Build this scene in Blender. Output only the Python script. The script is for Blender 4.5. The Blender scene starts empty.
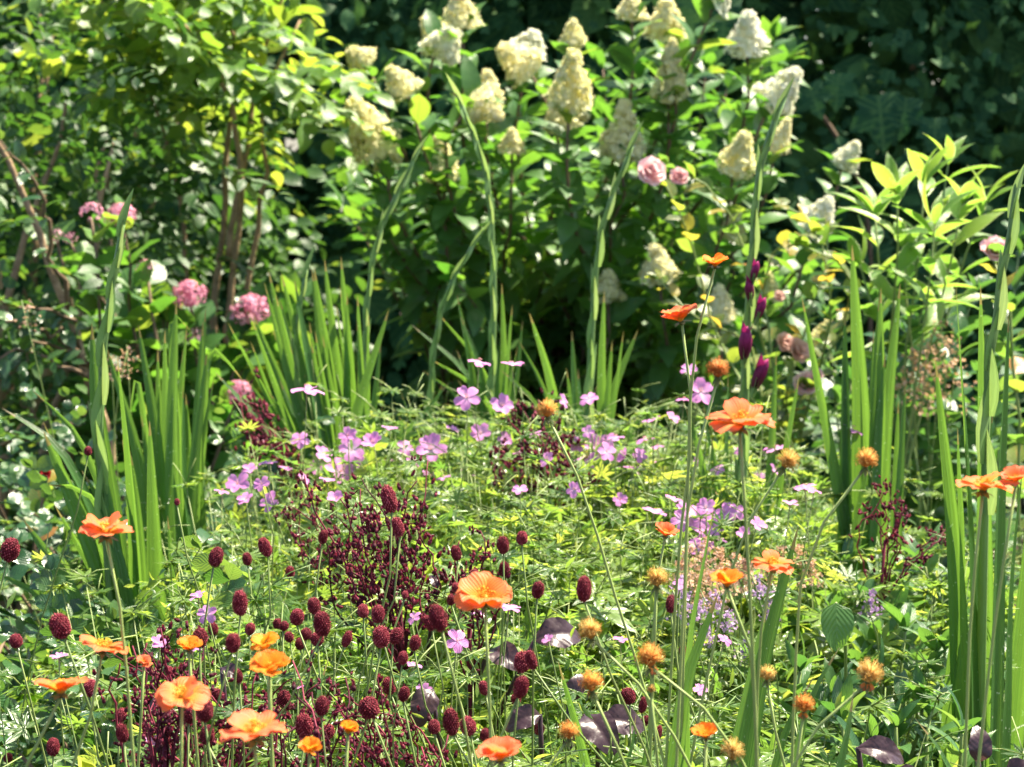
import bpy, math
import numpy as np
from mathutils import Vector, Matrix, Quaternion

R = math.radians
rng = np.random.default_rng(11)
scene = bpy.context.scene

# ------------------------------------------------------------------ camera
CAM_H, PITCH, LENS = 1.2, 6.0, 77.0
FPX = 1024 * LENS / 36.0
cam = bpy.data.cameras.new('camera')
cam.lens = LENS; cam.sensor_width = 36; cam.clip_end = 500; cam.clip_start = 0.05
cam.dof.use_dof = True; cam.dof.focus_distance = 1.75; cam.dof.aperture_fstop = 17.0
cam_ob = bpy.data.objects.new('camera', cam)
scene.collection.objects.link(cam_ob)
cam_ob.location = (0, 0, CAM_H); cam_ob.rotation_euler = (R(90 - PITCH), 0, 0)
scene.camera = cam_ob

# ------------------------------------------------------------------ daylight
SUN_EL, SUN_AZ = 62.0, 56.0          # azimuth clockwise from straight ahead: the sun stands behind the border
world = bpy.data.worlds.new('World'); scene.world = world; world.use_nodes = True
wn = world.node_tree.nodes; wl = world.node_tree.links
bg = wn['Background']; bg.inputs['Strength'].default_value = 0.078
sky = wn.new('ShaderNodeTexSky'); sky.sky_type = 'NISHITA'; sky.sun_disc = False
sky.sun_elevation = R(SUN_EL); sky.sun_rotation = R(SUN_AZ); sky.air_density = 1.0; sky.dust_density = 1.5
wl.new(sky.outputs['Color'], bg.inputs['Color'])
sun = bpy.data.lights.new('sun', 'SUN'); sun.energy = 5.0; sun.angle = R(0.5); sun.color = (1.0, 0.91, 0.72)
sun_ob = bpy.data.objects.new('sun', sun); scene.collection.objects.link(sun_ob)
sd = Vector((math.sin(R(SUN_AZ)) * math.cos(R(SUN_EL)), math.cos(R(SUN_AZ)) * math.cos(R(SUN_EL)), math.sin(R(SUN_EL))))
sun_ob.rotation_euler = sd.to_track_quat('Z', 'Y').to_euler()
sun_ob.location = (2, 6, 8)
scene.view_settings.view_transform = 'Standard'; scene.view_settings.look = 'None'
scene.view_settings.gamma = 1.0; scene.view_settings.use_curve_mapping = False
scene.view_settings.exposure = 2.03
scene.cycles.max_bounces = 7; scene.cycles.diffuse_bounces = 4; scene.cycles.glossy_bounces = 2
scene.cycles.transmission_bounces = 4; scene.cycles.transparent_max_bounces = 4
scene.cycles.sample_clamp_indirect = 6.0

# ------------------------------------------------------------------ helpers
CP, SP = math.cos(R(PITCH)), math.sin(R(PITCH))
def at(px, py, Y):
    """world point seen at photo position (px, py), Y metres down the garden"""
    x = (px - 512) / FPX; y = (383.5 - py) / FPX
    d = np.array([x, y * SP + CP, y * CP - SP])
    return np.array([0, 0, CAM_H]) + d * (Y / d[1])
def px_of(p):
    v = np.asarray(p, float) - np.array([0, 0, CAM_H])
    z = v[1] * CP - v[2] * SP; u = v[1] * SP + v[2] * CP
    return 512 + FPX * v[0] / z, 383.5 - FPX * u / z
def m_per_px(Y): return Y / FPX
def unit(v):
    v = np.asarray(v, float); return v / np.maximum(np.linalg.norm(v, axis=-1, keepdims=True), 1e-9)
def frames(d, n):
    """rotation matrices with Y along d and Z near n"""
    d = unit(d); n = np.asarray(n, float)
    z = n - (n * d).sum(-1, keepdims=True) * d
    bad = np.linalg.norm(z, axis=-1) < 1e-4
    if np.any(bad): z[bad] = np.cross(d[bad], np.array([1.0, 0.3, 0.2]))
    z = unit(z); x = np.cross(d, z)
    return np.stack([x, d, z], axis=-1)
def randdir(n): return unit(rng.normal(size=(n, 3)))

class MB:
    """collects shapes and links them as one mesh"""
    def __init__(s): s.v = []; s.f = []; s.uv = []; s.n = 0
    def add(s, v, faces, uv=None):
        v = np.asarray(v, float).reshape(-1, 3)
        s.v.append(v); s.uv.append(np.zeros((len(v), 2)) if uv is None else np.asarray(uv, float))
        for f in faces: s.f.append(np.asarray(f, int) + s.n)
        s.n += len(v)
    def inst(s, t, Rm, T, S=1.0):
        """copies of template t: rotations (n,3,3), positions (n,3), sizes"""
        Rm = np.asarray(Rm, float); T = np.asarray(T, float); n = len(T)
        if n == 0: return
        S = np.broadcast_to(np.asarray(S, float).reshape(-1, 1) if np.ndim(S) < 2 else np.asarray(S, float), (n, 3))
        v = t['v'][None] * S[:, None, :]
        v = np.einsum('nij,nkj->nki', Rm, v) + T[:, None, :]
        k = len(t['v'])
        off = (np.arange(n) * k)[:, None, None]
        s.add(v.reshape(-1, 3), [(f[None] + off).reshape(-1, f.shape[1]) for f in t['f']], np.tile(t['uv'], (n, 1)))
    def tube(s, pts, r, sides=5):
        P = np.asarray(pts, float); n = len(P); r = np.broadcast_to(np.asarray(r, float), (n,))
        T = unit(np.gradient(P, axis=0))
        a = np.cross(T[0], [0.31, 0.2, 0.93]);
        if np.linalg.norm(a) < 1e-3: a = np.cross(T[0], [1, 0, 0])
        a = unit(a); V = []
        for i in range(n):
            a = unit(a - a.dot(T[i]) * T[i]); b = np.cross(T[i], a)
            th = np.arange(sides) * 2 * math.pi / sides
            V.append(P[i] + r[i] * (np.cos(th)[:, None] * a + np.sin(th)[:, None] * b))
        V = np.concatenate(V)
        i, j = np.meshgrid(np.arange(n - 1), np.arange(sides), indexing='ij'); j2 = (j + 1) % sides
        q = np.stack([i * sides + j, i * sides + j2, (i + 1) * sides + j2, (i + 1) * sides + j], -1).reshape(-1, 4)
        uv = np.stack([np.tile(np.arange(sides) / sides, n), np.repeat(np.linspace(0, 1, n), sides)], -1)
        caps = [np.arange(sides)[::-1][None], (np.arange(sides) + (n - 1) * sides)[None]]
        s.add(V, [q] + caps, uv)
    def template(s):
        v = np.concatenate(s.v); by = {}
        for f in s.f: by.setdefault(f.shape[1], []).append(f)
        return dict(v=v, f=[np.concatenate(x) for x in by.values()], uv=np.concatenate(s.uv))
    def mesh(s, name, mats, base=(0, 0, 0), smooth=True):
        v = np.concatenate(s.v) - np.asarray(base, float); uv = np.concatenate(s.uv)
        loops = np.concatenate([f.reshape(-1) for f in s.f]); tot = np.concatenate([np.full(len(f), f.shape[1]) for f in s.f])
        me = bpy.data.meshes.new(name)
        me.vertices.add(len(v)); me.vertices.foreach_set('co', v.astype(np.float32).ravel())
        me.loops.add(len(loops)); me.loops.foreach_set('vertex_index', loops.astype(np.int32))
        me.polygons.add(len(tot)); me.polygons.foreach_set('loop_start', (np.cumsum(tot) - tot).astype(np.int32))
        me.polygons.foreach_set('loop_total', tot.astype(np.int32))
        l = me.uv_layers.new(name='leaf'); l.data.foreach_set('uv', uv[loops].astype(np.float32).ravel())
        me.update(calc_edges=True); me.validate(clean_customdata=False)
        me.polygons.foreach_set('use_smooth', np.full(len(me.polygons), smooth))
        me.materials.append(mats)
        return me

def link(name, me, parent=None, loc=(0, 0, 0), rot=None, scale=None):
    o = bpy.data.objects.new(name, me); scene.collection.objects.link(o)
    o.location = [float(c) for c in loc]
    if rot is not None: o.rotation_mode = 'QUATERNION'; o.rotation_quaternion = rot
    if scale is not None: o.scale = [float(c) for c in scale]
    if parent is not None: o.parent = parent
    return o
def part(name, mb, mat, root, smooth=True):
    base = root_base[root.name]
    o = link(name, mb.mesh(name, mat, base, smooth), root); root_base[o.name] = base
    return o
root_base = {}
def thing(name, label, cat, base, group=None):
    o = bpy.data.objects.new(name, None); scene.collection.objects.link(o)
    o.empty_display_size = 0.05
    o.location = [float(c) for c in base]; root_base[o.name] = np.asarray(base, float)
    o['label'] = label; o['category'] = cat
    if group: o['group'] = group
    return o
def spline(P, n=12):
    """Catmull-Rom through points"""
    P = np.asarray(P, float)
    if len(P) == 2: return P[0] + (P[1] - P[0]) * np.linspace(0, 1, n)[:, None]
    h = np.maximum(np.linalg.norm(np.diff(P, axis=0), axis=1), 1e-6); s = np.concatenate([[0], np.cumsum(h)]); dl = np.diff(P, axis=0) / h[:, None]
    m = np.concatenate([dl[:1], (dl[:-1] * h[1:, None] + dl[1:] * h[:-1, None]) / (h[1:] + h[:-1])[:, None], dl[-1:]])
    t = np.linspace(0, s[-1], n); i = np.clip(np.searchsorted(s, t, 'right') - 1, 0, len(h) - 1); H = h[i][:, None]; u = (t - s[i])[:, None] / H
    return (2 * u ** 3 - 3 * u ** 2 + 1) * P[i] + (u ** 3 - 2 * u ** 2 + u) * H * m[i] + (3 * u ** 2 - 2 * u ** 3) * P[i + 1] + (u ** 3 - u ** 2) * H * m[i + 1]
def quat_z(v, spin=0.0):
    q = Vector(tuple(float(c) for c in v)).to_track_quat('Z', 'Y')
    return q @ Quaternion((0, 0, 1), spin)

# ------------------------------------------------------------------ leaf and petal shapes
def leaf_t(W=.5, rows=5, cols=2, fold=.25, droop=.5, a=1.0, b=1.0, wave=0.0, base_w=.03, lift=0.0):
    t = np.linspace(0, 1, rows + 1)
    w = W / 2 * np.maximum(np.sin(np.pi * t ** a), 0) ** b; w = np.maximum(w, W * base_w * (1 - t) + W * .006)
    ph = lift - droop * t; ds = 1 / rows
    y = np.concatenate([[0], np.cumsum(np.cos(ph[:-1]) * ds)]); z = np.concatenate([[0], np.cumsum(np.sin(ph[:-1]) * ds)])
    u = np.linspace(-1, 1, cols + 1)
    X = u[None] * w[:, None]; Y = np.repeat(y[:, None], cols + 1, 1)
    Z = z[:, None] + fold * np.abs(u)[None] * w[:, None] + wave * W * np.sin(t * 9)[:, None] * u[None] * np.abs(u)[None]
    v = np.stack([X, Y, Z], -1).reshape(-1, 3)
    uv = np.stack([np.repeat((u[None] + 1) / 2, rows + 1, 0), np.repeat(t[:, None], cols + 1, 1)], -1).reshape(-1, 2)
    i, j = np.meshgrid(np.arange(rows), np.arange(cols), indexing='ij'); c = cols + 1
    q = np.stack([i * c + j, i * c + j + 1, (i + 1) * c + j + 1, (i + 1) * c + j], -1).reshape(-1, 4)
    return dict(v=v, f=[q], uv=uv)
def lobed_t(angles, lens, valley, halfw, sh=.6, droop=.3, fold=.12):
    """hand-shaped leaf: a fan of lobes; the stalk joins at the origin, the middle lobe along +Y"""
    pts = []
    for k, (a, l) in enumerate(zip(angles, lens)):
        if k == 0: pts.append((a - halfw * 1.3, valley * .6, -1))
        else: pts.append(((a + angles[k - 1]) / 2, valley, -1))
        pts += [(a - halfw * .55, l * sh, 0), (a - halfw * .42, l * (sh + .06), 0), (a, l, 1), (a + halfw * .42, l * (sh + .06), 0), (a + halfw * .55, l * sh, 0)]
    pts.append((angles[-1] + halfw * 1.3, valley * .6, -1))
    p = np.array(pts); th = np.radians(p[:, 0]); r = p[:, 1]
    v = np.stack([np.sin(th) * r, np.cos(th) * r, -droop * r ** 2 + fold * .5 * p[:, 2] * -.4 + rng.normal(size=len(r)) * .015], -1)
    v = np.concatenate([[[0, 0, 0.02]], v])
    n = len(p); f = np.stack([np.zeros(n - 1, int), np.arange(2, n + 1), np.arange(1, n)], -1)
    uv = np.concatenate([[[.5, 0]], np.stack([.5 + .5 * np.sin(th) * r, r * np.cos(th) * .5 + .5], -1)])
    return dict(v=v, f=[f], uv=uv)
def ico_t():
    g = (1 + 5 ** .5) / 2
    v = unit(np.array([[-1, g, 0], [1, g, 0], [-1, -g, 0], [1, -g, 0], [0, -1, g], [0, 1, g], [0, -1, -g], [0, 1, -g], [g, 0, -1], [g, 0, 1], [-g, 0, -1], [-g, 0, 1]], float))
    f = np.array([[0, 11, 5], [0, 5, 1], [0, 1, 7], [0, 7, 10], [0, 10, 11], [1, 5, 9], [5, 11, 4], [11, 10, 2], [10, 7, 6], [7, 1, 8], [3, 9, 4], [3, 4, 2], [3, 2, 6], [3, 6, 8], [3, 8, 9], [4, 9, 5], [2, 4, 11], [6, 2, 10], [8, 6, 7], [9, 8, 1]])
    return dict(v=v, f=[f], uv=np.stack([v[:, 0] * .5 + .5, v[:, 2] * .5 + .5], -1))
ICO = ico_t()
def oct_t():
    v = np.array([[1, 0, 0], [-1, 0, 0], [0, 1, 0], [0, -1, 0], [0, 0, 1], [0, 0, -1]], float)
    f = np.array([[0, 2, 4], [2, 1, 4], [1, 3, 4], [3, 0, 4], [2, 0, 5], [1, 2, 5], [3, 1, 5], [0, 3, 5]])
    return dict(v=v, f=[f], uv=np.zeros((6, 2)) + .5)
OCT = oct_t()
SPIKE = dict(v=np.array([[.5, 0, 0], [-.25, .43, 0], [-.25, -.43, 0], [0, 0, 1.0]]), f=[np.array([[0, 1, 3], [1, 2, 3], [2, 0, 3]])], uv=np.array([[0, 0], [0, 0], [0, 0], [0, 1.0]]))
def twig_t(leaf, n, length, size, pitch=.9, opposite=False, size_tip=.7, stem_r=0):
    """spray of leaves along a short twig (+Y)"""
    mb = MB()
    for k in range(n):
        t = (k // 2 * 2 + 1 if opposite else k + .5) / n
        side = 1 if k % 2 else -1
        d = np.array([side * math.sin(pitch) * rng.uniform(.8, 1.1), math.cos(pitch) + rng.normal() * .15, rng.normal() * .2 - .05])
        if k >= n - (2 if opposite else 1): d = np.array([side * .3 * opposite, 1, -.1])
        nrm = np.array([rng.normal() * .3, rng.normal() * .3 - .1, 1])
        s = size * (1 - (1 - size_tip) * t) * rng.uniform(.8, 1.15)
        mb.inst(leaf, frames(d[None], nrm[None]), np.array([[0, t * length, -.1 * length * t * t]]), s)
    if stem_r:
        tt = np.linspace(0, 1, 4); mb.tube(np.stack([tt * 0, tt * length, -.1 * length * tt * tt], -1), stem_r, 3)
    return mb.template()

# ------------------------------------------------------------------ materials
def mat_nodes(name):
    m = bpy.data.materials.new(name); m.use_nodes = True
    nt = m.node_tree; nt.nodes.clear()
    return m, nt, nt.nodes, nt.links
def ramp(n, stops, interp='LINEAR'):
    r = n.new('ShaderNodeValToRGB'); r.color_ramp.interpolation = interp
    while len(r.color_ramp.elements) < len(stops): r.color_ramp.elements.new(.5)
    for e, (p, c) in zip(r.color_ramp.elements, stops): e.position = p; e.color = (*c, 1)
    return r
def mixc(n, l, a, b, fac, mode='MIX'):
    m = n.new('ShaderNodeMix'); m.data_type = 'RGBA'; m.blend_type = mode
    for s, x in ((m.inputs[6], a), (m.inputs[7], b), (m.inputs[0], fac)):
        if hasattr(x, 'is_linked'): l.new(x, s)
        elif isinstance(x, (int, float)): s.default_value = x
        else: s.default_value = (*x, 1)
    return m.outputs[2]
def math_n(n, l, op, a, b=0.0, c=None):
    m = n.new('ShaderNodeMath'); m.operation = op
    for s, x in zip(m.inputs, (a, b, c)):
        if x is None: continue
        if hasattr(x, 'is_linked'): l.new(x, s)
        else: s.default_value = x
    return m.outputs[0]
def finish(m, nt, n, l, col, tcol, trans, rough, spec, bump=None, bump_d=.002, sheen=0):
    out = n.new('ShaderNodeOutputMaterial'); p = n.new('ShaderNodeBsdfPrincipled')
    l.new(col, p.inputs['Base Color']); p.inputs['Roughness'].default_value = rough; p.inputs['Specular IOR Level'].default_value = spec
    if sheen: p.inputs['Sheen Weight'].default_value = sheen
    nrm = None
    if bump is not None:
        b = n.new('ShaderNodeBump'); b.inputs['Strength'].default_value = .6; b.inputs['Distance'].default_value = bump_d
        l.new(bump, b.inputs['Height']); nrm = b.outputs[0]; l.new(nrm, p.inputs['Normal'])
    if trans > 0:
        t = n.new('ShaderNodeBsdfTranslucent'); l.new(tcol, t.inputs['Color'])
        if nrm is not None: l.new(nrm, t.inputs['Normal'])
        x = n.new('ShaderNodeMixShader'); x.inputs[0].default_value = trans
        l.new(p.outputs[0], x.inputs[1]); l.new(t.outputs[0], x.inputs[2]); l.new(x.outputs[0], out.inputs[0])
    else: l.new(p.outputs[0], out.inputs[0])
    return m
def leaf_mat(name, stops, tstops, trans=.45, rough=.34, spec=.5, vein=.35, nveins=9, slant=2.0, spots=0.0, parallel=False, blotch=.35, edge=None, bump_d=.0012, hb_w=.5, brown=0.0):
    """stops: colours picked leaf by leaf; tstops: colours of light coming through"""
    m, nt, n, l = mat_nodes(name)
    g = n.new('ShaderNodeNewGeometry'); rnd = g.outputs['Random Per Island']
    c1 = ramp(n, stops); c2 = ramp(n, tstops); l.new(rnd, c1.inputs[0]); l.new(rnd, c2.inputs[0])
    tc = n.new('ShaderNodeTexCoord')
    noise = n.new('ShaderNodeTexNoise'); noise.inputs['Scale'].default_value = 40; noise.inputs['Detail'].default_value = 4
    l.new(tc.outputs['Object'], noise.inputs['Vector'])
    nz = noise.outputs['Fac']
    uvn = n.new('ShaderNodeUVMap'); uvn.uv_map = 'leaf'; sep = n.new('ShaderNodeSeparateXYZ'); l.new(uvn.outputs[0], sep.inputs[0])
    u = math_n(n, l, 'ABSOLUTE', math_n(n, l, 'SUBTRACT', sep.outputs[0], .5))
    if parallel:
        h = math_n(n, l, 'SINE', math_n(n, l, 'MULTIPLY_ADD', sep.outputs[0], 52.0, math_n(n, l, 'MULTIPLY', math_n(n, l, 'SINE', math_n(n, l, 'MULTIPLY', sep.outputs[0], 19.0)), 5.0))); h = math_n(n, l, 'MULTIPLY_ADD', h, .5, .5)
        mid = math_n(n, l, 'LESS_THAN', u, .04)
    else:
        k = math_n(n, l, 'SUBTRACT', sep.outputs[1], math_n(n, l, 'MULTIPLY', u, slant * .5))
        h = math_n(n, l, 'SINE', math_n(n, l, 'MULTIPLY', k, nveins * 6.283)); h = math_n(n, l, 'MULTIPLY_ADD', h, .5, .5)
        mid = math_n(n, l, 'LESS_THAN', u, .025)
    v = math_n(n, l, 'MAXIMUM', math_n(n, l, 'POWER', h, 5.0), mid)
    vv = math_n(n, l, 'MULTIPLY', v, vein)
    light = (min(1, stops[-1][1][0] * 1.9 + .02), min(1, stops[-1][1][1] * 1.7 + .02), min(1, stops[-1][1][2] * 1.7 + .01))
    bl = math_n(n, l, 'MULTIPLY', nz, blotch)
    a = mixc(n, l, c1.outputs[0], tuple(x * .55 for x in stops[0][1]), bl)
    a = mixc(n, l, a, light, vv)
    b = mixc(n, l, c2.outputs[0], tuple(x * .5 for x in tstops[0][1]), math_n(n, l, 'MULTIPLY', math_n(n, l, 'MAXIMUM', v, bl), .5))
    if edge is not None:
        e = math_n(n, l, 'GREATER_THAN', math_n(n, l, 'ADD', u, math_n(n, l, 'MULTIPLY', nz, .12)), .535)
        a = mixc(n, l, a, edge, e); b = mixc(n, l, b, edge, e)
    if brown:
        lo = n.new('ShaderNodeTexNoise'); lo.inputs['Scale'].default_value = 18; lo.inputs['Detail'].default_value = 3
        l.new(tc.outputs['Object'], lo.inputs['Vector'])
        th = math_n(n, l, 'ADD', sep.outputs[1], math_n(n, l, 'MULTIPLY', math_n(n, l, 'SUBTRACT', rnd, .5), .03))
        e = math_n(n, l, 'MAXIMUM', math_n(n, l, 'GREATER_THAN', th, .985), math_n(n, l, 'GREATER_THAN', lo.outputs['Fac'], .80 - brown))
        e = math_n(n, l, 'MULTIPLY', e, .8)
        a = mixc(n, l, a, (.30, .20, .07), e); b = mixc(n, l, b, (.42, .30, .10), e)
    if spots:
        vo = n.new('ShaderNodeTexNoise'); vo.inputs['Scale'].default_value = 230; vo.inputs['Detail'].default_value = 1
        l.new(tc.outputs['Object'], vo.inputs['Vector'])
        s = math_n(n, l, 'GREATER_THAN', vo.outputs['Fac'], .76 - spots)
        a = mixc(n, l, a, (.55, .6, .38), s)
    hb = math_n(n, l, 'ADD', math_n(n, l, 'MULTIPLY', h, -hb_w), math_n(n, l, 'MULTIPLY', nz, .8))
    return finish(m, nt, n, l, a, b, trans, rough, spec, hb, bump_d)
def plain_mat(name, stops, trans=0.0, tstops=None, rough=.6, spec=.3, nscale=60, nmix=.5, sheen=0, bump_d=.001):
    m, nt, n, l = mat_nodes(name)
    g = n.new('ShaderNodeNewGeometry'); tc = n.new('ShaderNodeTexCoord')
    noise = n.new('ShaderNodeTexNoise'); noise.inputs['Scale'].default_value = nscale; noise.inputs['Detail'].default_value = 5
    l.new(tc.outputs['Object'], noise.inputs['Vector'])
    oi = n.new('ShaderNodeObjectInfo')
    f = math_n(n, l, 'ADD', math_n(n, l, 'MULTIPLY', g.outputs['Random Per Island'], 1 - nmix), math_n(n, l, 'MULTIPLY', noise.outputs['Fac'], nmix))
    f = math_n(n, l, 'ADD', f, math_n(n, l, 'MULTIPLY', math_n(n, l, 'SUBTRACT', oi.outputs['Random'], .5), .3))
    c1 = ramp(n, stops); l.new(f, c1.inputs[0]); c2 = ramp(n, tstops or stops); l.new(f, c2.inputs[0])
    return finish(m, nt, n, l, c1.outputs[0], c2.outputs[0], trans, rough, spec, noise.outputs['Fac'], bump_d, sheen)
def petal_mat(name, stops, trans=.4, rough=.5, vein=(.5, .1, .02), vfac=.25, nv=60, jitter=.25, spec=.25):
    """stops run from the petal's base to its rim"""
    m, nt, n, l = mat_nodes(name)
    g = n.new('ShaderNodeNewGeometry'); tc = n.new('ShaderNodeTexCoord')
    uvn = n.new('ShaderNodeUVMap'); uvn.uv_map = 'leaf'; sep = n.new('ShaderNodeSeparateXYZ'); l.new(uvn.outputs[0], sep.inputs[0])
    noise = n.new('ShaderNodeTexNoise'); noise.inputs['Scale'].default_value = 150; noise.inputs['Detail'].default_value = 3
    l.new(tc.outputs['Object'], noise.inputs['Vector'])
    oi = n.new('ShaderNodeObjectInfo')
    f = math_n(n, l, 'ADD', sep.outputs[1], math_n(n, l, 'MULTIPLY', math_n(n, l, 'SUBTRACT', noise.outputs['Fac'], .5), .5))
    f = math_n(n, l, 'ADD', f, math_n(n, l, 'MULTIPLY', math_n(n, l, 'SUBTRACT', oi.outputs['Random'], .5), jitter))
    c = ramp(n, stops); l.new(f, c.inputs[0])
    h = math_n(n, l, 'SINE', math_n(n, l, 'MULTIPLY', sep.outputs[0], float(nv))); h = math_n(n, l, 'POWER', math_n(n, l, 'MULTIPLY_ADD', h, .5, .5), 4.0)
    col = mixc(n, l, c.outputs[0], vein, math_n(n, l, 'MULTIPLY', h, vfac))
    return finish(m, nt, n, l, col, col, trans, rough, spec, h, .0006)

M = {}
M['soil'] = plain_mat('soil', [(.2, (.012, .009, .006)), (.8, (.05, .037, .025))], rough=.95, spec=.1, nscale=14, nmix=1, bump_d=.03)
M['geranium_leaf'] = leaf_mat('geranium_leaf', [(0, (.028, .08, .022)), (.55, (.07, .155, .028)), (1, (.16, .25, .04))], [(0, (.18, .38, .05)), (.6, (.42, .58, .06)), (1, (.68, .72, .11))], trans=.48, rough=.33, spec=.6, vein=.25, nveins=5, blotch=.25)
M['green_stem'] = plain_mat('green_stem', [(.2, (.10, .17, .04)), (.8, (.26, .32, .10))], trans=.15, tstops=[(0, (.3, .4, .1)), (1, (.45, .5, .15))], rough=.45, spec=.4)
M['geum_stem'] = plain_mat('geum_stem', [(.2, (.16, .23, .05)), (.8, (.33, .41, .12))], rough=.5, spec=.35)
M['gladiolus_leaf'] = leaf_mat('gladiolus_leaf', [(0, (.028, .095, .028)), (.5, (.05, .145, .032)), (1, (.09, .20, .04))], [(0, (.12, .32, .04)), (.6, (.26, .48, .05)), (1, (.52, .66, .08))], trans=.42, rough=.38, spec=.45, vein=.2, parallel=True, spots=.03, blotch=.5, brown=.03)
M['gladiolus_spike'] = leaf_mat('gladiolus_spike', [(0, (.13, .25, .08)), (1, (.22, .36, .12))], [(0, (.35, .55, .12)), (1, (.50, .64, .18))], trans=.35, rough=.42, spec=.45, vein=.25, parallel=True, blotch=.25)
M['magenta_bud'] = petal_mat('magenta_bud', [(0, (.10, .03, .03)), (.5, (.16, .008, .05)), (1, (.42, .02, .16))], trans=.25, vein=(.05, .0, .02), vfac=.3, nv=30)
M['geum_petal'] = petal_mat('geum_petal', [(0, (.88, .46, .04)), (.3, (.90, .36, .04)), (.65, (.88, .26, .065)), (1, (.87, .22, .10))], trans=.5, vein=(.75, .10, .02), vfac=.3, nv=70, jitter=.35)
M['geum_petal_amber'] = petal_mat('geum_petal_amber', [(0, (.85, .48, .03)), (.5, (.9, .36, .02)), (1, (.88, .24, .02))], trans=.5, vein=(.8, .16, .01), vfac=.25, nv=70, jitter=.3)
M['stamen'] = plain_mat('stamen', [(.2, (.75, .30, .02)), (.6, (.85, .48, .03)), (.9, (.55, .42, .05))], trans=.2, rough=.6, nmix=.3)
M['sepal'] = leaf_mat('sepal', [(0, (.09, .13, .04)), (1, (.18, .20, .06))], [(0, (.3, .4, .08)), (1, (.4, .45, .1))], trans=.3, vein=.1)
M['seed_style'] = plain_mat('seed_style', [(.15, (.60, .17, .02)), (.5, (.78, .32, .05)), (.85, (.72, .48, .14))], trans=.4, rough=.6, nmix=.3)
M['seed_style_tan'] = plain_mat('seed_style_tan', [(.15, (.60, .27, .04)), (.5, (.76, .46, .11)), (.85, (.74, .60, .24))], trans=.4, rough=.6, nmix=.3)
M['seed_rust'] = plain_mat('seed_rust', [(.15, (.40, .07, .015)), (.5, (.60, .16, .02)), (.85, (.62, .28, .06))], trans=.35, rough=.6, nmix=.3)
M['burnet_head'] = plain_mat('burnet_head', [(.15, (.12, .008, .018)), (.5, (.28, .022, .045)), (.9, (.55, .11, .14))], trans=.22, tstops=[(0, (.4, .02, .05)), (1, (.6, .08, .1))], rough=.6, spec=.25, nmix=.25)
M['burgundy'] = plain_mat('burgundy', [(.15, (.035, .006, .012)), (.6, (.12, .014, .032)), (.95, (.30, .05, .085))], trans=.2, tstops=[(0, (.25, .02, .05)), (1, (.5, .07, .12))], rough=.65, spec=.2, nmix=.3)
M['geranium_petal'] = petal_mat('geranium_petal', [(0, (.86, .74, .84)), (.25, (.78, .40, .72)), (.7, (.70, .26, .60)), (1, (.74, .33, .65))], trans=.45, vein=(.5, .08, .42), vfac=.35, nv=32, jitter=.3)
M['hydrangea_leaf'] = leaf_mat('hydrangea_leaf', [(0, (.045, .125, .04)), (.6, (.075, .175, .045)), (1, (.11, .22, .05))], [(0, (.12, .34, .03)), (.6, (.24, .46, .04)), (1, (.46, .60, .06))], trans=.42, rough=.38, spec=.5, vein=.3, nveins=7)
M['cream_floret'] = plain_mat('cream_floret', [(.1, (.58, .62, .24)), (.4, (.84, .79, .46)), (.9, (.90, .87, .66))], trans=.45, tstops=[(0, (.84, .80, .36)), (1, (.94, .88, .6))], rough=.7, spec=.2, nscale=14, nmix=.35)
M['white_floret'] = plain_mat('white_floret', [(.1, (.74, .75, .50)), (.9, (.90, .88, .78))], trans=.4, rough=.7, spec=.2, nscale=14, nmix=.5)
M['pink_floret'] = plain_mat('pink_floret', [(.1, (.66, .22, .34)), (.5, (.82, .38, .50)), (.9, (.91, .64, .70))], trans=.35, rough=.7, spec=.2, nscale=14, nmix=.4)
M['rose_petal'] = petal_mat('rose_petal', [(0, (.88, .50, .42)), (.6, (.93, .56, .55)), (1, (.94, .74, .72))], trans=.35, vein=(.7, .2, .35), vfac=.15)
M['faded_petal'] = petal_mat('faded_petal', [(0, (.66, .42, .20)), (.6, (.78, .48, .38)), (1, (.84, .60, .54))], trans=.35, vein=(.4, .16, .1), vfac=.2)
M['tree_leaf'] = leaf_mat('tree_leaf', [(0, (.04, .11, .025)), (.6, (.08, .18, .03)), (1, (.14, .25, .04))], [(0, (.20, .42, .03)), (.6, (.40, .56, .05)), (1, (.62, .68, .07))], trans=.45, rough=.4, spec=.5, vein=.3, nveins=7)
M['dull_leaf'] = leaf_mat('dull_leaf', [(0, (.016, .055, .018)), (.75, (.034, .095, .025)), (1, (.08, .16, .035))], [(0, (.06, .18, .02)), (.85, (.14, .30, .03)), (1, (.46, .56, .06))], trans=.36, rough=.42, spec=.4, vein=.3, nveins=6)
M['hedge_leaf'] = leaf_mat('hedge_leaf', [(0, (.018, .07, .032)), (.6, (.038, .115, .042)), (1, (.09, .19, .05))], [(0, (.04, .13, .03)), (1, (.14, .30, .05))], trans=.22, rough=.6, spec=.10, vein=.3, nveins=5)
M['glossy_leaf'] = leaf_mat('glossy_leaf', [(0, (.016, .06, .022)), (.6, (.035, .10, .03)), (1, (.07, .15, .04))], [(0, (.10, .26, .03)), (1, (.30, .46, .06))], trans=.3, rough=.27, spec=.6, vein=.10, nveins=6)
M['perennial_leaf'] = leaf_mat('perennial_leaf', [(0, (.02, .075, .03)), (.6, (.04, .12, .035)), (1, (.08, .18, .045))], [(0, (.10, .28, .04)), (.6, (.20, .40, .05)), (1, (.38, .54, .08))], trans=.36, rough=.36, spec=.5, vein=.35, nveins=7)
M['golden_leaf'] = leaf_mat('golden_leaf', [(0, (.06, .17, .03)), (.6, (.14, .28, .04)), (1, (.28, .40, .05))], [(0, (.22, .48, .05)), (1, (.52, .68, .08))], trans=.5, rough=.38, spec=.5, vein=.25, nveins=7, edge=(.62, .66, .34))
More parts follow.
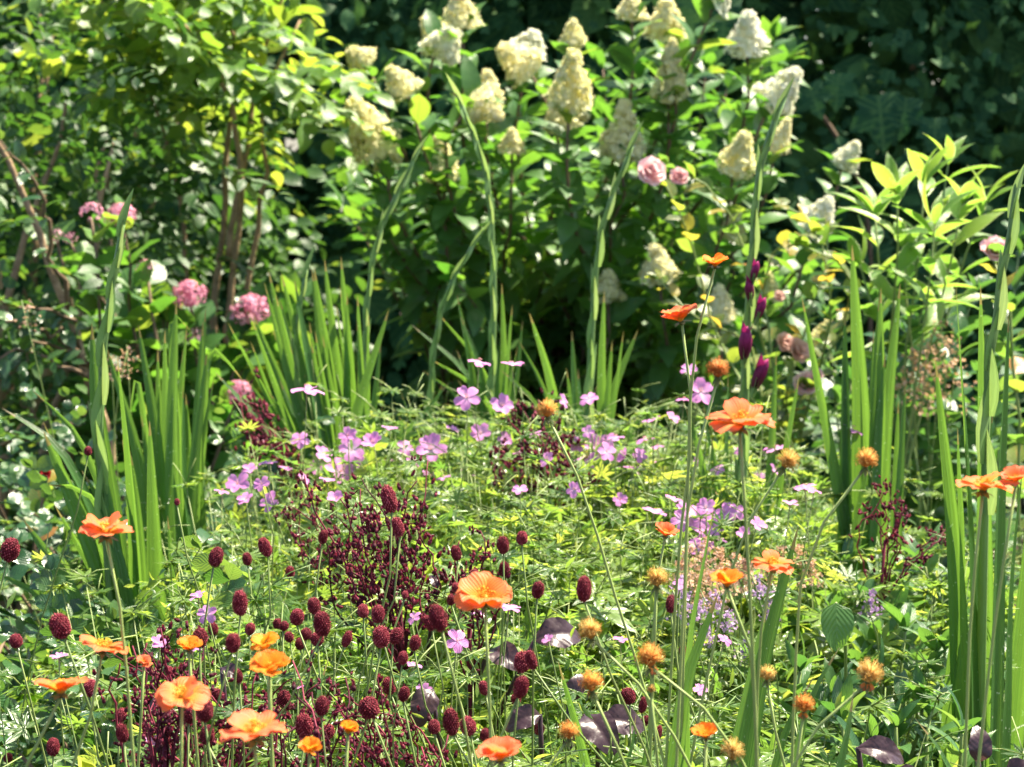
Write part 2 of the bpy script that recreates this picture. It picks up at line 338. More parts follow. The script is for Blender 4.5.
M['rose_leaf'] = leaf_mat('rose_leaf', [(0, (.04, .12, .03)), (.6, (.10, .19, .03)), (.9, (.34, .28, .03)), (1, (.40, .16, .04))], [(0, (.2, .42, .05)), (.7, (.5, .58, .06)), (1, (.72, .5, .06))], trans=.45, vein=.3, nveins=6)
M['purple_leaf'] = leaf_mat('purple_leaf', [(0, (.030, .012, .018)), (.6, (.05, .022, .03)), (1, (.07, .045, .045))], [(0, (.12, .04, .06)), (1, (.2, .12, .08))], trans=.22, rough=.36, spec=.5, vein=.08, nveins=7, blotch=.6, bump_d=.004, slant=1.2, hb_w=.03)
M['bark'] = plain_mat('bark', [(.2, (.17, .11, .06)), (.8, (.42, .29, .17))], rough=.85, spec=.2, nscale=45, nmix=1, bump_d=.01)
M['twig'] = plain_mat('twig', [(.2, (.08, .05, .03)), (.8, (.20, .13, .08))], rough=.7, spec=.3, nscale=80, nmix=.7)
M['tan_froth'] = plain_mat('tan_froth', [(.1, (.38, .20, .08)), (.5, (.56, .34, .16)), (.9, (.66, .42, .34))], trans=.3, rough=.7, nmix=.3)
M['mauve_floret'] = plain_mat('mauve_floret', [(.1, (.30, .16, .36)), (.9, (.62, .42, .64))], trans=.3, rough=.6, nmix=.3)
M['red_petal'] = petal_mat('red_petal', [(0, (.35, .01, .02)), (1, (.62, .015, .03))], trans=.3, vein=(.2, 0, 0), vfac=.2)
# ------------------------------------------------------------------ labels told from landmarks
LANDMARKS = []      # (phrase, px, py) filled below
USED = set()
def where(px, py, k=0, far=False):
    d = sorted(LANDMARKS, key=lambda a: (a[1] - px) ** 2 + (a[2] - py) ** 2)[k]
    dx, dy = px - d[1], py - d[2]
    if abs(dx) < .45 * abs(dy): s = 'below' if dy > 0 else 'above'
    elif abs(dy) < .45 * abs(dx): s = 'right of' if dx > 0 else 'left of'
    else: s = ('lower ' if dy > 0 else 'upper ') + ('right of' if dx > 0 else 'left of')
    near = 'just ' if math.hypot(dx, dy) < 45 else ''
    return near + s + ' ' + d[0]
def auto_label(kinds, px, py):
    """kinds: true ways of describing the thing, plainest first"""
    for k in range(len(LANDMARKS)):
        for kd in kinds:
            t = kd + ' ' + where(px, py, k)
            if t not in USED and len(t.split()) <= 16: USED.add(t); return t
    return kinds[0]

# ------------------------------------------------------------------ the ground
def build_ground():
    mb = MB(); n = 90; xs = np.sign(np.linspace(-1, 1, n)) * np.abs(np.linspace(-1, 1, n)) ** 3 * 150; ys = xs + 5
    X, Y = np.meshgrid(xs, ys, indexing='ij'); r = np.hypot(X, Y - 5)
    Z = .03 * np.sin(X * 3.1 + 1) * np.sin(Y * 2.7) * np.exp(-r / 20) - .02
    i, j = np.meshgrid(np.arange(n - 1), np.arange(n - 1), indexing='ij')
    q = np.stack([i * n + j, (i + 1) * n + j, (i + 1) * n + j + 1, i * n + j + 1], -1).reshape(-1, 4)
    mb.add(np.stack([X, Y, Z], -1).reshape(-1, 3), [q])
    o = link('ground', mb.mesh('ground', M['soil'])); o['kind'] = 'structure'
build_ground()

L_OVATE = leaf_t(.52, 6, 2, .22, .6, .85, .9, .05)
L_OVATE2 = leaf_t(.6, 6, 2, .12, .35, .9, .9, .08)
L_LANCE = leaf_t(.27, 6, 2, .3, .7, .85, .9, .03)
L_ROUND = leaf_t(.78, 5, 2, .2, .4, .95, .7, .05)
L_HEART = leaf_t(.72, 8, 4, .14, .3, .62, .62, .03)
L_HYD = leaf_t(.44, 6, 2, .22, .7, .8, .9, .04)
L_SMALL = leaf_t(.5, 3, 2, .2, .4, .9, .8)
L_IVY = lobed_t([-110, -52, 0, 52, 110], [.62, .9, 1.05, .9, .62], .55, 42, .62, .2)
L_VINE = lobed_t([-125, -62, 0, 62, 125], [.75, .95, 1.1, .95, .75], .62, 44, .68, .18)
L_CRANE = [lobed_t([-120, -72, -35, 0, 35, 72, 120], [.7, .9, 1, 1.05, 1, .9, .7], .24, 20, .62, dr) for dr in (.15, .4, -.15)]

def crown(mb, leaf_ts, n, c, rad, size, up=.8, shell=.55, clumps=0, spread=.25, droop=.2, jit=.5, zmin=.02):
    """leaves or sprays spread through an ellipsoid, thicker towards its outside, gathered in clumps"""
    c = np.asarray(c, float); rad = np.asarray(rad, float)
    if clumps:
        cc = randdir(clumps) * (rng.uniform(shell ** 3, 1, (clumps, 1)) ** (1 / 3))
        p = cc[rng.integers(0, clumps, n)] + rng.normal(size=(n, 3)) * spread
    else: p = randdir(n) * (rng.uniform(shell ** 3, 1, (n, 1)) ** (1 / 3))
    P = c + p * rad; P = P[P[:, 2] > zmin]; p = (P - c) / rad; n = len(P)
    d = unit(p * np.array([1, 1, .5])) + rng.normal(size=(n, 3)) * jit + np.array([0, 0, -droop])
    nr = np.array([0, 0, up]) + unit(p) * .45 + rng.normal(size=(n, 3)) * .35
    k = rng.integers(0, len(leaf_ts), n); S = size * rng.uniform(.65, 1.2, n); F = frames(d, nr)
    for i, t in enumerate(leaf_ts):
        s = k == i; mb.inst(t, F[s], P[s], S[s])
def limb(root, pts, r0, r1, mat, name='branch', sides=6, n=14, wob=.01):
    P = spline(pts, n); P[1:-1] += rng.normal(size=(n - 2, 3)) * wob
    mb = MB(); mb.tube(P, np.linspace(r0, r1, n), sides)
    return part(name, mb, mat, root), P
def leaves_along(P, leaf, size, spacing, start=.15, opposite=True, pitch=1.0, size_tip=.6, droop=.1, cap=True, jit=.2, face=0.0):
    """leaves in pairs (or singly) up a stem"""
    seg = np.linalg.norm(np.diff(P, axis=0), axis=1); s = np.concatenate([[0], np.cumsum(seg)]); Ltot = s[-1]
    mb = MB(); t = start * Ltot; k = 0; az0 = rng.uniform(0, 6.28); D = []; Q = []; S = []
    while t < Ltot:
        q = np.array([np.interp(t, s, P[:, i]) for i in range(3)])
        q2 = np.array([np.interp(min(t + .02, Ltot), s, P[:, i]) for i in range(3)]); ax = unit(q2 - q + np.array([0, 0, 1e-4]))
        a = unit(np.cross(ax, [0.2, 1, .1])); b = np.cross(ax, a)
        f = t / Ltot
        for h in range(2 if opposite else 1):
            az = az0 + k * (1.571 if opposite else 2.4) + h * math.pi + rng.normal() * .25
            pt = pitch * (1 - .45 * f ** 3)
            d = ax * math.cos(pt) + (a * math.cos(az) + b * math.sin(az)) * math.sin(pt) + np.array([0, 0, -droop]) + rng.normal(size=3) * jit * .5
            D.append(d); Q.append(q); S.append(size * (1 - (1 - size_tip) * f ** 2) * rng.uniform(.8, 1.15))
        t += spacing * rng.uniform(.8, 1.2) * (1 - .4 * f); k += 1
    if cap:
        ax = unit(P[-1] - P[-2])
        for h in range(4):
            az = h * 1.571 + rng.normal() * .3; a = unit(np.cross(ax, [0.2, 1, .1])); b = np.cross(ax, a)
            D.append(ax + .55 * (a * math.cos(az) + b * math.sin(az))); Q.append(P[-1]); S.append(size * size_tip * rng.uniform(.6, .95))
    D = np.array(D); Q = np.array(Q)
    N = np.array([0, 0, 1.0]) + rng.normal(size=(len(D), 3)) * .3
    mb.inst(leaf, frames(D, N), Q, np.array(S))
    return mb

# ------------------------------------------------------------------ the hedge behind everything
def build_hedge():
    root = thing('hedge', 'tall dark clipped hedge closing the garden behind the hydrangeas', 'hedge', (0.2, 8.2, 0))
    mb = MB(); n = 21000
    x = rng.uniform(-3.6, 3.6, n); z = rng.uniform(0, 3.0, n); dep = rng.beta(1.1, 1.6, n) * 1.3
    bump = .16 * np.sin(x * 2.6 + 1.3 * np.sin(z * 2.1)) + .12 * np.sin(z * 4.1 + x * 1.7) + .08 * np.sin(x * 7 + z * 5)
    P = np.stack([x, 7.55 + dep + bump, z], -1)
    d = np.array([0, -.5, -.35]) + rng.normal(size=(n, 3)) * .6
    N = np.array([0, -.8, .7]) + rng.normal(size=(n, 3)) * .4
    F = frames(d, N); S = rng.uniform(.03, .062, n)
    k = rng.random(n) < .5
    mb.inst(L_IVY, F[k], P[k], S[k] * .85); mb.inst(L_OVATE2, F[~k], P[~k], S[~k] * 1.5)
    nb = 7500; P = np.stack([rng.uniform(-3.6, 3.6, nb), rng.uniform(7.95, 8.9, nb), rng.uniform(0, 3.1, nb)], -1)
    mb.inst(L_ROUND, frames(rng.normal(size=(nb, 3)) * .5 + [0, 0, -.6], rng.normal(size=(nb, 3)) * .3 + [0, -1, .3]), P, rng.uniform(.12, .24, nb))
    part('foliage', mb, M['hedge_leaf'], root)
    for i in range(9):
        x0 = -3.2 + i * .8
        limb(root, [(x0, 8.3, 0), (x0 + rng.normal() * .1, 8.35, 1.1), (x0 + rng.normal() * .2, 8.3, 2.3)], .05, .015, M['bark'], 'trunk')
build_hedge()
def build_vine():
    root = thing('creeping_vine', 'creeper with big lobed leaves hanging over the dark hedge', 'vine', at(850, 150, 7.35) * [1, 1, 0])
    P = spline([root.location, at(870, 330, 7.35), at(850, 160, 7.3), at(800, 90, 7.3), at(740, 40, 7.3), at(690, -30, 7.3)], 30)
    mb = MB(); mb.tube(P, .008, 5); part('stem', mb, M['twig'], root)
    pts = [(790, 100, 62), (812, 108, 48), (880, 132, 74), (838, 98, 50), (905, 125, 55), (865, 75, 52), (760, 75, 55), (725, 25, 60), (690, 20, 50), (930, 80, 55), (970, 100, 45),
           (845, 165, 48), (915, 175, 45), (660, -5, 50), (775, 30, 48), (955, 40, 50), (820, 40, 44), (895, 45, 42), (1000, 60, 46), (240, 80, 50), (935, 140, 44), (985, 150, 46), (760, 130, 40)]
    mb = MB()
    for x, y, w in pts:
        if x < 600 or (x, y) in ((865, 75), (930, 80), (970, 100), (955, 40), (895, 45), (1000, 60), (985, 150), (775, 30), (820, 40)): continue
        s = w * m_per_px(7.25) / 1.9
        d = np.array([rng.normal() * .35, -.25, -1 + rng.normal() * .2]); N = np.array([rng.normal() * .25, -1, .5])
        mb.inst(L_VINE, frames(d[None], N[None]), at(x, y - w * .3, 7.28 - rng.random() * .12)[None], s)
    part('foliage', mb, M['hedge_leaf'], root)
build_vine()

# ------------------------------------------------------------------ shrubs at the back left
def build_back_shrub(name, label, cx, cz, Y, rad, n, sprays, size, mat, limbs, group=None, clumps=70, spread=.16, up=.8):
    base = np.array([at(cx, 400, Y)[0], Y, 0]); root = thing(name, label, 'shrub', base, group)
    c = np.array([base[0], Y, cz])
    mb = MB(); crown(mb, sprays, n, c, rad, size, clumps=clumps, spread=spread, shell=.45, up=up)
    part('foliage', mb, M[mat], root)
    for k in range(limbs):
        e = c + randdir(1)[0] * np.array(rad) * .75; e[2] = max(e[2], .5); m = (base + e) / 2 + [0, 0, .15]
        limb(root, [base + rng.normal(size=3) * [.08, .08, 0], m + rng.normal(size=3) * .06, e], rng.uniform(.012, .022), .004, M['bark'])
    return root
SPR_T = [twig_t(L_OVATE, 7, .22, .085, .95, False) for _ in range(4)]
SPR_S = [twig_t(L_SMALL, 8, .16, .05, 1.0, False) for _ in range(4)]
SPR_R = [twig_t(L_ROUND, 6, .14, .055, 1.0, True) for _ in range(4)]
build_back_shrub('leafy_shrub', 'broad dull green shrub filling the corner behind the slim-trunked tree', 20, 1.0, 6.4, (.74, .7, 1.2), 1000, SPR_T, 1.0, 'dull_leaf', 14, clumps=90)
build_back_shrub('small_leaved_shrub', 'small-leaved light green shrub at the far left edge', -30, .85, 4.7, (.5, .5, .95), 700, SPR_S, 1.0, 'dull_leaf', 12, clumps=45, spread=.2)

def build_tree():
    Y = 5.2; base = np.array([at(222, 420, Y)[0], Y, 0])
    root = thing('small_tree', 'slim multi-stemmed small tree with brown trunks and glowing green leaves', 'tree', base)
    tops = []
    for pts, r in (([(222, 430), (214, 330), (222, 240), (229, 150), (236, 60), (210, -30)], .014), ([(232, 420), (226, 330), (240, 230), (248, 140), (262, 60), (290, -20)], .013),
                   ([(238, 420), (246, 290), (258, 220), (266, 170), (262, 110), (300, 20)], .012), ([(215, 420), (196, 350), (180, 200), (150, 90), (120, 20)], .010),
                   ([(228, 260), (236, 120), (200, 40), (150, 8), (100, 2)], .009)):
        P3 = [at(x, y, Y + rng.normal() * .04 - (.1 if r == .009 else 0)) for x, y in pts]
        if r > .0095: P3 = [np.array([P3[0][0] * .5 + base[0] * .5, Y, 0])] + P3
        o, P = limb(root, P3, r, r * .3, M['bark'], 'trunk' if r > .0115 else 'branch', 7, 22, .004); tops.append(P)
    mb = MB()
    # sprays of leaves: around the crown, gathered about the limbs
    n = 520
    P = np.concatenate([t[int(len(t) * .68):] for t in tops]); P = P[rng.integers(0, len(P), n)] + rng.normal(size=(n, 3)) * [.13, .16, .08]
    P[:, 2] += .04
    vis = np.array([px_of(p) for p in P]); P = P[(vis[:, 1] < 115 + 45 * rng.random(n) ** 3) & (vis[:, 0] > 90) & (vis[:, 0] < 315)][:135]; n = len(P)
    d = rng.normal(size=(n, 3)) * [1, .8, .35] + [0.15, -.3, -.1]; N = rng.normal(size=(n, 3)) * .3 + [0, 0, 1]
    for k in range(4): mb.inst(SPR_T[k], frames(d[k::4], N[k::4]), P[k::4], rng.uniform(.8, 1.2, len(d[k::4])))
    for x, y, a in ((120, 20, .3), (150, 30, .9), (170, 40, .2), (185, 55, -.4), (130, 45, -.2), (232, 62, .6), (245, 68, -.3), (262, 75, .2), (280, 85, .7), (215, 50, -.6), (255, 100, .3), (300, 60, .1)):
        d = np.array([[math.cos(a), -.5, -.35 + math.sin(a) * .2]]); mb.inst(SPR_T[rng.integers(0, 4)], frames(d, np.array([[.1, -.1, 1.0]])), at(x - 20, y - 8, Y - .3)[None], 1.25)
    part('crown', mb, M['tree_leaf'], root)
build_tree()

def floret_t(nf=4, r=.5):
    mb = MB()
    for k in range(nf):
        a = k * 2 * math.pi / nf + rng.normal() * .1; c, s = math.cos(a), math.sin(a)
        L = np.array([[.05, 0, 0], [.45, .38, .1], [.95, .22, .16], [1, -.2, .15], [.5, -.38, .08]]) * r
        v = np.stack([L[:, 0] * c - L[:, 1] * s, L[:, 0] * s + L[:, 1] * c, L[:, 2] + rng.normal() * .05 * r], -1)
        mb.add(v, [np.arange(5)[::-1][None]], np.stack([L[:, 0], L[:, 1]], -1))
    return mb.template()
FLORETS = [floret_t() for _ in range(3)]
def panicle_mesh(name, mat, shape, n=640, fr=.046, core=True):
    """a head of florets; unit height along +Z, base at 0. shape: 'cone' or 'dome'"""
    mb = MB()
    lumps = 26; lt = rng.random(lumps) ** .8 if shape == 'cone' else rng.random(lumps); la = rng.uniform(0, 6.28, lumps)
    t = rng.random(n * 4); a = rng.uniform(0, 6.28, n * 4)
    if shape == 'cone':
        t = 1 - np.sqrt(1 - t * .985); R_ = .36 * np.maximum(1 - t, 0) ** .92 * np.minimum(1, .55 + t * 5)
        z = t
    else:
        el = np.arcsin(rng.uniform(-.35, 1, n * 4)); R_ = .62 * np.cos(el); z = .35 + .55 * np.sin(el)
    da = np.abs((a[:, None] - la[None] + np.pi) % (2 * np.pi) - np.pi); dist = (da * R_[:, None] * 3) ** 2 + ((t[:, None] - lt[None]) * (3.2 if shape == 'cone' else 2)) ** 2
    near = np.exp(-dist.min(1) / .05)
    keep = np.argsort(-(near + rng.random(n * 4) * 1.3))[:n]; near = near[keep]; a = a[keep]; z = z[keep]; R_ = R_[keep]
    rr = R_ * (.92 + .10 * near + rng.normal(size=n) * .08)
    P = np.stack([np.cos(a) * rr, np.sin(a) * rr, z + .0], -1)
    nr = np.stack([np.cos(a), np.sin(a), np.full(n, .35) if shape == 'cone' else (z - .35) * 2.2], -1) + rng.normal(size=(n, 3)) * .45
    d = np.cross(nr, rng.normal(size=(n, 3)))
    F = frames(d, nr)
    for k in range(3): mb.inst(FLORETS[k], F[k::3], P[k::3], rng.uniform(fr * .75, fr * 1.2, len(P[k::3])) * 2)
    nb = n // (2 if core else 5); i = rng.integers(0, n, nb)
    mb.inst(OCT, np.tile(np.eye(3), (nb, 1, 1)), P[i] * [.78, .78, .97], rng.uniform(.018, .032, nb) * (1 if shape == 'cone' else 1.6))
    zz = np.linspace(0, .9, 6)
    if core: mb.tube(np.stack([zz * 0, zz * 0, zz], -1), .14 * (1 - zz) ** .9 if shape == 'cone' else .25 * np.sqrt(np.maximum(.04, 1 - (zz / .9) ** 2)), 8)
    return mb.mesh(name, mat, smooth=False)
PAN = [panicle_mesh('flower_panicle', M['cream_floret'], 'cone') for _ in range(5)]
PANW = [panicle_mesh('flower_panicle', M['white_floret'], 'cone') for _ in range(2)]
MOP = [panicle_mesh('flower_head', M['pink_floret'], 'dome', 170, .085) for _ in range(3)]
MOP_LOOSE = [panicle_mesh('flower_head', M['pink_floret'], 'dome', 46, .11, False) for _ in range(3)]

# ------------------------------------------------------------------ the cream hydrangea
def build_hydrangea():
    Y0 = 5.8; base = np.array([at(565, 400, Y0)[0], Y0, 0])
    root = thing('hydrangea_shrub', 'large hydrangea bush covered in cream cone-shaped flower heads', 'shrub', base)
    pans = [(366, 125, 56, 68, -28, 0), (385, 150, 30, 40, -10, 0), (398, 80, 38, 36, -35, 0), (441, 158, 40, 50, -5, 0), (434, 30, 44, 38, -30, 0), (447, 50, 42, 36, 150, 1), (461, 8, 42, 36, 0, 0), (487, 88, 36, 40, 0, 0), (488, 110, 42, 36, 120, 0),
            (514, 58, 46, 44, -50, 0), (531, 42, 40, 28, 20, 1), (572, 78, 48, 62, 5, 0), (562, 108, 46, 42, -15, 0), (623, 128, 48, 62, 4, 0), (573, 32, 28, 30, 0, 0), (666, 18, 44, 44, 0, 0), (671, 74, 38, 52, 5, 0),
            (632, 6, 34, 26, 0, 0), (748, 32, 46, 46, 0, 1), (784, 87, 46, 50, 38, 1), (740, 152, 42, 48, 15, 0), (782, 134, 26, 38, 20, 0), (850, 154, 30, 32, 30, 1), (822, 213, 40, 40, 25, 1), (657, 262, 42, 42, -10, 0), (608, 284, 34, 34, 0, 0),
            (719, 302, 36, 38, 0, 0), (769, 290, 28, 40, 0, 0), (824, 332, 26, 30, 20, 0), (722, -2, 40, 16, 60, 1), (357, 57, 36, 28, -50, 0), (512, 140, 28, 26, 0, 0), (672, 50, 22, 26, 0, 0), (735, 222, 26, 34, 10, 0)]
    k = 0
    for px, py, w, h, tilt, white in pans:
        Y = Y0 - .80 + .12 * math.sin(k * 2.1) + (.2 if py < 60 else 0); k += 1
        c = at(px, py, Y); s = m_per_px(Y)
        ax = unit(np.array([math.sin(R(tilt)), -.25, math.cos(R(tilt))]))
        foot = c - ax * h * s * .5
        lo = base + [rng.normal() * .12, rng.normal() * .1, 0]
        knee = foot * .55 + lo * .45 + [0, .1, .12]
        b, P = limb(root, [lo, knee, foot - np.array([ax[0] * .06, -.02, .12]), foot], .008, .0035, M['twig'], 'branch', 5, 16, .006)
        mb = leaves_along(P, L_HYD, .115, .062, .36, True, 1.15, .85, .2, False)
        part('foliage', mb, M['hydrangea_leaf'], b)
        f = link('flower_panicle', (PANW if white else PAN)[k % (2 if white else 5)], b, foot - base, quat_z(ax, rng.uniform(0, 6.28)), (w * s / .66, w * s / .66, h * s * 1.08))
    for i in range(60):
        x = rng.uniform(325, 830); y = rng.uniform(60, 400); Y = Y0 + (rng.uniform(-.3, .6) if y < 190 else rng.uniform(-.95, .4))
        if i > 46: x = rng.uniform(410, 780); y = rng.uniform(35, 170); Y = Y0 + rng.uniform(-.35, .35)
        if y < 140 and x < 480: y += 90
        e = at(x, y, Y); lo = base + [rng.normal() * .14, rng.normal() * .12, 0]
        b, P = limb(root, [lo, (lo + e) / 2 + [0, 0, .1], e], .006, .002, M['twig'], 'branch', 5, 14, .006)
        part('foliage', leaves_along(P, L_HYD, .12, .07, .3, True, 1.1, .8, .2, True), M['hydrangea_leaf'], b)
build_hydrangea()

# ------------------------------------------------------------------ pink mophead hydrangea, back left
def build_pink_hydrangea():
    Y0 = 4.45; base = np.array([at(190, 400, Y0)[0], Y0, 0])
    root = thing('pink_hydrangea_shrub', 'hydrangea bush with round mauve-pink flower heads under the small tree', 'shrub', base)
    heads = [(250, 308, 38), (167, 297, 30), (188, 292, 34), (176, 306, 24), (92, 210, 22), (120, 214, 30), (104, 219, 20), (57, 235, 16), (145, 267, 20), (238, 390, 28), (262, 444, 20), (70, 237, 14), (193, 335, 22)]
    for i, (px, py, w) in enumerate(heads):
        Y = Y0 + rng.uniform(-.2, .25); c = at(px, py, Y); s = m_per_px(Y); ax = unit([rng.normal() * .25, -.45, 1])
        foot = c - ax * w * s * .4; lo = base + [rng.normal() * .1, rng.normal() * .1, 0]
        b, P = limb(root, [lo, (lo * .5 + foot * .5) + [0, .03, .1], foot], .007, .003, M['twig'], 'branch', 5, 14, .005)
        part('foliage', leaves_along(P, L_ROUND, .12, .095, .3, True, 1.1, .6, .2, False), M['hydrangea_leaf'], b)
        link('flower_head', (MOP if w > 27 else MOP_LOOSE)[i % 3], b, foot - base, quat_z(ax, i), (w * s * .8,) * 3)
    for i in range(16):
        e = at(rng.uniform(70, 320), rng.uniform(300, 450), Y0 + rng.uniform(.05, .5)); lo = base + [rng.normal() * .1, rng.normal() * .1, 0]
        b, P = limb(root, [lo, (lo + e) / 2 + [0, 0, .08], e], .006, .002, M['twig'], 'branch', 5, 12, .005)
        part('foliage', leaves_along(P, L_ROUND, .13, .08, .3, True, 1.1, .75, .15, True), M['hydrangea_leaf'], b)
build_pink_hydrangea()

def build_bare_shrub():
    Y0 = 4.3; base = np.array([at(90, 400, Y0)[0], Y0, 0])
    root = thing('twiggy_shrub', 'thin brown-stemmed shrub with sparse leaves leaning left of the sword leaves', 'shrub', base)
    st, P0 = limb(root, [base, at(96, 395, Y0), at(78, 345, Y0), at(52, 270, Y0), at(20, 190, Y0), at(0, 150, Y0), at(-30, 100, Y0)], .016, .005, M['bark'], 'trunk', 7, 20, .003)
    for pts, r in (([(90, 365), (60, 335), (30, 325), (-10, 318)], .006), ([(80, 350), (75, 320), (40, 310), (0, 300)], .005), ([(70, 310), (50, 250), (40, 190), (0, 140)], .006), ([(92, 380), (60, 365), (20, 350), (-20, 372)], .005), ([(84, 355), (40, 345), (10, 375)], .004), ([(95, 400), (60, 430), (20, 400)], .004)):
        b, P = limb(root, [at(x, y, Y0 - .1 * i) for i, (x, y) in enumerate(pts)], r, r * .35, M['twig'], 'branch', 5, 14, .006)
        part('foliage', leaves_along(P, L_OVATE, .05, .035, .3, False, 1.1, .8, .1, True), M['glossy_leaf'], b)
build_bare_shrub()

# ------------------------------------------------------------------ shrubs and perennials at the right
def herb(name, label, cat, base, tops, leaf, size, spacing, mat, stem_mat='green_stem', r=.0035, start=.25, opposite=True, group=None, pitch=1.05, tip=.6, bow=.04, droop=.12):
    root = thing(name, label, cat, base, group)
    for t in tops:
        t = np.asarray(t, float); lo = np.asarray(base) + [rng.normal() * .035, rng.normal() * .035, 0]
        m = (lo + t) / 2 + [rng.normal() * bow, rng.normal() * bow, 0] + (t - lo) * [-.15, -.15, 0]
        s, P = limb(root, [lo, m, t], r, r * .5, M[stem_mat], 'stem', 5, 14, .003)
        part('foliage', leaves_along(P, leaf, size, spacing, start, opposite, pitch, tip, droop), M[mat], s)
    return root
def ground_at(px, Y): return np.array([at(px, 400, Y)[0], Y, 0.0])
herb('phlox_plant', 'golden green phlox with cream-edged pointed leaves in front of the dark hedge', 'plant', ground_at(925, 3.7),
     [at(x, y, Y) for x, y, Y in ((897, 195, 3.5), (925, 185, 3.6), (948, 165, 3.75), (962, 205, 3.55), (875, 215, 3.7), (935, 225, 3.45), (985, 205, 3.7), (905, 250, 3.6), (860, 265, 3.7))], L_LANCE, .115, .085, 'golden_leaf', start=.84, tip=.85, pitch=1.2)
herb('dark_leafy_plant', 'mid-green leafy plant under the golden phlox with white glints', 'plant', ground_at(915, 3.9),
     [at(x, y, Y) for x, y, Y in ((830, 320, 4.0), (875, 300, 3.9), (905, 290, 3.8), (940, 300, 3.9), (975, 290, 4.0), (1010, 310, 3.9), (890, 350, 3.7), (930, 370, 3.7), (960, 340, 3.8), (990, 380, 3.6), (850, 380, 3.8), (1020, 240, 4.2), (910, 330, 3.7))], L_OVATE, .10, .055, 'perennial_leaf', start=.3)
herb('undergrowth_shrub', 'low dark green shrub behind the upright sword leaves at the right edge', 'shrub', ground_at(900, 4.6),
     [at(x, y, Y) for x, y, Y in zip(rng.uniform(780, 1040, 22), rng.uniform(340, 470, 22), rng.uniform(4.3, 5, 22))], L_OVATE, .085, .05, 'dull_leaf', start=.2)
RIGHTP = [(835, 560, 2.75), (880, 560, 2.6), (925, 575, 2.5), (865, 610, 2.35), (905, 640, 2.2), (830, 640, 2.3), (945, 660, 2.2), (870, 690, 2.0), (800, 680, 2.1), (930, 720, 1.95), (840, 730, 1.9), (780, 590, 2.6), (1000, 610, 2.6), (1015, 700, 2.3)]
hl = thing('broad_leaved_plant', 'single broad heart-shaped dark leaf hanging among the pointed leaves', 'plant', ground_at(838, 2.0))
s_, P_ = limb(hl, [ground_at(838, 2.0), at(842, 640, 2.0), at(836, 603, 1.96)], .0025, .0015, M['green_stem'], 'stem', 5, 12, .001)
mb = MB(); mb.inst(L_HEART, frames(np.array([[.02, -.35, -1.0]]), np.array([[.25, -1, .35]])), at(836, 603, 1.95)[None], .045); part('leaf', mb, M['hydrangea_leaf'], s_)
for i, (px, py, Y) in enumerate(RIGHTP):
    tops = [at(px + dx, py + dy, Y + rng.normal() * .05) for dx, dy in ((0, -8), (-34, 8), (32, 14), (20, 34), (-45, 30))]
    herb('leafy_perennial', ['branching green perennial with pointed leaves among the lower right seed heads'][0], 'plant', ground_at(px, Y + .05), tops, L_LANCE, rng.uniform(.072, .095), .046, 'perennial_leaf', start=.6, group='leafy perennials at the lower right', pitch=1.15, tip=.7)

# ------------------------------------------------------------------ shrubby undergrowth at the left
for i, (px, py, Y, n) in enumerate(((20, 500, 2.9, 200), (70, 560, 2.6, 220), (10, 600, 2.4, 220), (60, 690, 2.05, 200), (10, 720, 2.0, 180), (95, 470, 3.3, 200), (150, 590, 2.6, 160), (230, 470, 3.6, 200), (40, 420, 3.7, 220), (215, 520, 3.0, 150), (120, 640, 2.25, 180), (105, 735, 1.85, 150), (30, 655, 2.2, 200), (190, 700, 2.0, 140))):
    p = at(px, py, Y); root = thing('low_shrub', 'small-leaved low shrub', 'shrub', ground_at(px, Y), 'low shrubs at the left')
    mb = MB(); crown(mb, SPR_R, int(n * .85), (p[0], Y, p[2] * .55), (.22, .2, p[2] * .48), .5, clumps=22, spread=.22, shell=.5)
    part('foliage', mb, M['glossy_leaf'], root)
    for k in range(4): limb(root, [ground_at(px, Y), (p[0] + rng.normal() * .08, Y + rng.normal() * .08, p[2] * .5), (p[0] + rng.normal() * .12, Y + rng.normal() * .1, p[2] * .9)], .005, .002, M['twig'])
    root['px'] = px; root['py'] = py

